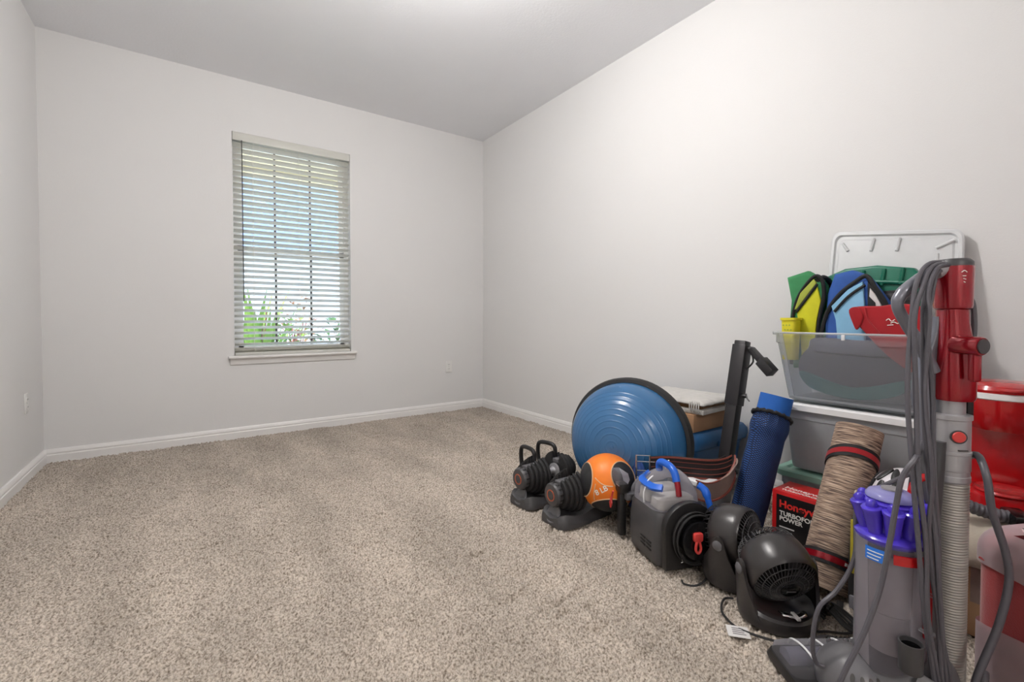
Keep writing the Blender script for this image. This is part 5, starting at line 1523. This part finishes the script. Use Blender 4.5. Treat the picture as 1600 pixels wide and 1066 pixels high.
MB().lathe([(0.020, 0.158), (0.0215, 0.160), (0.0225, 0.222), (0.0200, 0.222), (0.0195, 0.166), (0, 0.164)], 32, mtx=cupm).build('tool_holder', 'darkgrey', vc)
MB().lathe([(0.0190, 0.166), (0.0190, 0.212), (0.017, 0.214), (0.015, 0.17), (0, 0.17)], 28, mtx=cupm).build('crevice_tool', 'blackgloss', vc)
MB().lathe([(0.016, 0), (0.018, 0.004), (0.018, 0.046), (0.012, 0.050), (0, 0.050)], 24, mtx=axis_mtx((0.135, 0.080, 0.126), (-0.45, 0.85, -0.1))).build('valve_knob', 'silver', vc)
MB().box((0.128, 0.070, 0.082), (0.146, 0.084, 0.106), 0.002).build('pedal_tab', 'suede', vc)
MB().box((0.132, 0.072, 0.104), (0.142, 0.082, 0.118), 0.002).build('pedal_clip', 'redgloss', vc)
# ball housing and cleaner head
def ell(c_, rx_, ry_, rz_, m=None, zmin=0.0):
    mb = MB().grid(lambda u, v: Vector((c_[0] + rx_ * math.cos(2 * PI * u) * math.sin(PI * v), c_[1] + ry_ * math.sin(2 * PI * u) * math.sin(PI * v), max(zmin, c_[2] + rz_ * math.cos(PI * v)))), 44, 28)
    return mb
ell((0.100, -0.005, 0.085), 0.110, 0.095, 0.085).build('ball_housing', 'midgrey', vc)
ell((0.205, -0.020, 0.045), 0.075, 0.085, 0.082).build('neck_cover', 'midgrey', vc)
for k in range(5):
    a = 2.05 - 0.30 * k
    p_ = Vector((0.205 + 0.075 * math.cos(a) * 0.80, -0.020 + 0.085 * math.sin(a) * 0.80, 0.045 + 0.082 * 0.60))
    nrm = Vector((math.cos(a) / 0.075 * 0.8, math.sin(a) / 0.085 * 0.8, 0.6 / 0.082))
    mx = axis_mtx(p_, nrm)
    MB().plate([(0.0045 * math.cos(q), 0.010 * math.sin(q)) for q in [2 * PI * w / 16 for w in range(16)]], 0.0015, mtx=mx).build('cooling_slot', 'slot', vc)
head = MB()
head.loft([[Vector(p) for p in rloop(0.190, -0.090, 0.142, 0.082, 0.02, 0.002)], [Vector(p) for p in rloop(0.190, -0.090, 0.145, 0.085, 0.02, 0.012)], [Vector(p) for p in rloop(0.190, -0.088, 0.140, 0.080, 0.02, 0.028)], [Vector(p) for p in rloop(0.190, -0.085, 0.128, 0.068, 0.02, 0.030)]])
hd = head.build('cleaner_head', 'black', vc)
MB().tube([(0.075, -0.115, 0.032), (0.312, -0.115, 0.032)], 0.026, 20).build('brush_roll', 'greyfabric', hd)
MB().loft([[Vector(p) for p in rloop(0.195, -0.105, 0.132, 0.060, 0.02, 0.030)], [Vector(p) for p in rloop(0.195, -0.105, 0.130, 0.055, 0.02, 0.050)], [Vector(p) for p in rloop(0.195, -0.108, 0.122, 0.035, 0.02, 0.064)]], False, True).build('clear_window', 'tank', hd)
for k in range(4):
    x_ = 0.11 + 0.055 * k
    MB().tube([(x_, -0.166, 0.036), (x_, -0.145, 0.062), (x_ - 0.006, -0.100, 0.068), (x_ - 0.015, -0.055, 0.050)], 0.0028, 6, 5).build('window_rib', 'whitelid', hd)
sp = [wl(1.405 + 0.004 * i, 0.515 - 0.0035 * i, 0.050) for i in range(14)]
MB().tube(sp, [0.011 if i % 2 else 0.007 for i in range(14)], 10).build('flex_joint', 'black', vc)
# cord wound on the handle
for k in range(5):
    d_ = 0.011 * k
    y_ = 0.010 + 0.008 * (k % 3)
    w_ = 0.010 * math.sin(2.1 * k)
    MB().tube([(0.026, y_ * 0.6, 1.056 - 0.004 * k), (0.070 - 0.3 * d_, y_, 1.050 - 0.006 * k), (0.106 - 0.6 * d_, y_ + 0.012, 1.005 - 0.010 * k), (0.128 - 0.8 * d_ + w_, y_ + 0.026, 0.92), (0.146 - d_ * 1.1, y_ + 0.040, 0.76), (0.148 - d_ * 1.0 + 0.6 * w_, y_ + 0.060, 0.58), (0.146 - d_ * 1.0, 0.084 + 0.006 * (k % 2), 0.44), (0.134 - d_ * 0.9 + w_, 0.090 + 0.006 * (k % 2), 0.28), (0.112 - d_ * 0.8, 0.088, 0.15), (0.092 - d_ * 0.7, 0.084, 0.062)], 0.0050, 8, 7).build('power_cord', 'cordgrey', vc)
MB().tube([wl(1.375, 0.318, 0.640), wl(1.294, 0.309, 0.621), wl(1.268, 0.325, 0.579), wl(1.256, 0.332, 0.516), wl(1.243, 0.339, 0.432), wl(1.225, 0.349, 0.334), wl(1.195, 0.368, 0.236), wl(1.154, 0.394, 0.138), wl(1.13, 0.41, 0.05), wl(1.15, 0.42, 0.008)], 0.0058, 8, 7).build('power_cord', 'cordgrey', vc)
MB().tube([wl(1.44, 0.352, 0.545), wl(1.401, 0.378, 0.526), wl(1.343, 0.418, 0.490), wl(1.327, 0.428, 0.451), wl(1.322, 0.428, 0.341), wl(1.288, 0.450, 0.263), wl(1.249, 0.476, 0.216), wl(1.235, 0.483, 0.138), wl(1.241, 0.478, 0.085), wl(1.250, 0.455, 0.078), wl(1.25, 0.40, 0.075)], 0.0052, 8, 7).build('power_cord', 'cordgrey', vc)
MB().tube([wl(1.50, 0.262, 0.60), wl(1.462, 0.240, 0.612), wl(1.425, 0.220, 0.575), wl(1.432, 0.212, 0.502), wl(1.450, 0.194, 0.418), wl(1.456, 0.188, 0.348), wl(1.436, 0.200, 0.250), wl(1.395, 0.226, 0.130), wl(1.36, 0.235, 0.02)], 0.0075, 10, 7).build('power_cord', 'cordgrey', vc)
MB().tube([wl(1.47, 0.225, 0.12), wl(1.445, 0.222, 0.10), wl(1.42, 0.224, 0.06), wl(1.40, 0.23, 0.012)], 0.009, 10, 6).build('lower_hose', 'cordgrey', vc)
MB().tube([wl(1.445, 0.385, 0.010), wl(1.475, 0.455, 0.008), wl(1.505, 0.510, 0.008), wl(1.485, 0.548, 0.008), wl(1.445, 0.560, 0.008), wl(1.405, 0.545, 0.008), wl(1.42, 0.52, 0.010)], 0.0042, 8, 7).build('power_cord', 'cordgrey', vc)

# loose attachment on the towel
vt = thing('brush_attachment', 'grey ribbed vacuum brush attachment lying on the beige towel', 'vacuum tool', (1.885, 0.275, 0.335), math.radians(-60))
hp = [Vector((-0.085 + 0.006 * i, 0.0, 0.024 + 0.030 * (1 - i / 20) ** 2)) for i in range(20)]
MB().tube(hp, [0.019 if i % 2 else 0.0165 for i in range(20)], 14).build('ribbed_neck', 'cordgrey', vt)
MB().box((0.025, -0.045, 0.004), (0.075, 0.045, 0.042), 0.010).build('brush_body', 'blackgloss', vt)
for k in range(7):
    MB().tube([(0.073, -0.036 + 0.012 * k, 0.016), (0.094, -0.038 + 0.0125 * k, 0.012)], 0.004, 5).build('bristle_tuft', 'contents', vt)

# ------------------------------------------------------------------ fan cords and tag on the carpet
cd = thing('black_cable', 'thin black fan cord with white paper tag across the carpet', 'cord', (1.36, 0.70, 0))
O = Vector(cd.location)
MB().tube([Vector(p) - O for p in ((1.445, 0.80, 0.005), (1.417, 0.815, 0.005), (1.358, 0.790, 0.005), (1.330, 0.755, 0.005), (1.316, 0.722, 0.006), (1.319, 0.690, 0.006), (1.347, 0.626, 0.006), (1.400, 0.556, 0.006), (1.440, 0.525, 0.007))], 0.0036, 7, 7).build('cord', 'rubber', cd)
MB().plate([(-0.030, -0.021), (0.030, -0.021), (0.030, 0.021), (-0.030, 0.021)], 0.0012, mtx=TR(Vector((1.300, 0.704, 0.006)) - O) @ Matrix.Rotation(-0.85, 4, 'Z') @ Matrix.Rotation(0.14, 4, 'X')).build('paper_tag', 'taglabel', cd, label='white paper tag')
for k in range(4):
    MB().plate([(-0.020, -0.0012), (0.012 + 0.004 * (k % 2), -0.0012), (0.012 + 0.004 * (k % 2), 0.0012), (-0.020, 0.0012)], 0.0004, mtx=TR(Vector((1.300, 0.704, 0.0073)) - O) @ Matrix.Rotation(-0.85, 4, 'Z') @ Matrix.Rotation(0.14, 4, 'X') @ TR((0.004, 0.011 - 0.007 * k, 0))).build('tag_print', 'midgrey', cd)
cb2 = thing('cord_bundle', 'tied bundle of black cord beside the nearest fan', 'cord', (1.60, 0.575, 0))
for k in range(6):
    a = 0.5 * k
    r_ = 0.030 + 0.005 * (k % 3)
    MB().tube([(r_ * math.cos(a), 0.018 * math.sin(a) - 0.005, 0.008), (0.030 * math.cos(a + 1), 0.04, 0.016 + 0.004 * k), (-0.012 + 0.004 * k, 0.004, 0.030 + 0.003 * k), (-0.034 * math.cos(a), -0.050, 0.014), (0.02 * math.sin(a) - 0.02, -0.075 + 0.006 * k, 0.007)], 0.0040, 7, 6).build('cord_loop', 'rubber', cb2)
MB().lathe([(0.018, -0.006), (0.021, 0), (0.018, 0.006)], 16, mtx=axis_mtx((-0.004, 0.004, 0.030), (0.2, 1, 0.1))).build('twist_tie', 'blackgloss', cb2)
MB().box((0.010, -0.028, 0.020), (0.060, -0.010, 0.036), 0.004, mtx=Matrix.Rotation(0.3, 4, 'Z')).build('plug', 'black', cb2)
MB().tube([(-0.02, -0.07, 0.007), (-0.055, -0.05, 0.006), (-0.085, -0.02, 0.006), (-0.11, 0.00, 0.006), (-0.10, 0.03, 0.006)], 0.0036, 7, 6).build('cord_tail', 'rubber', cb2)
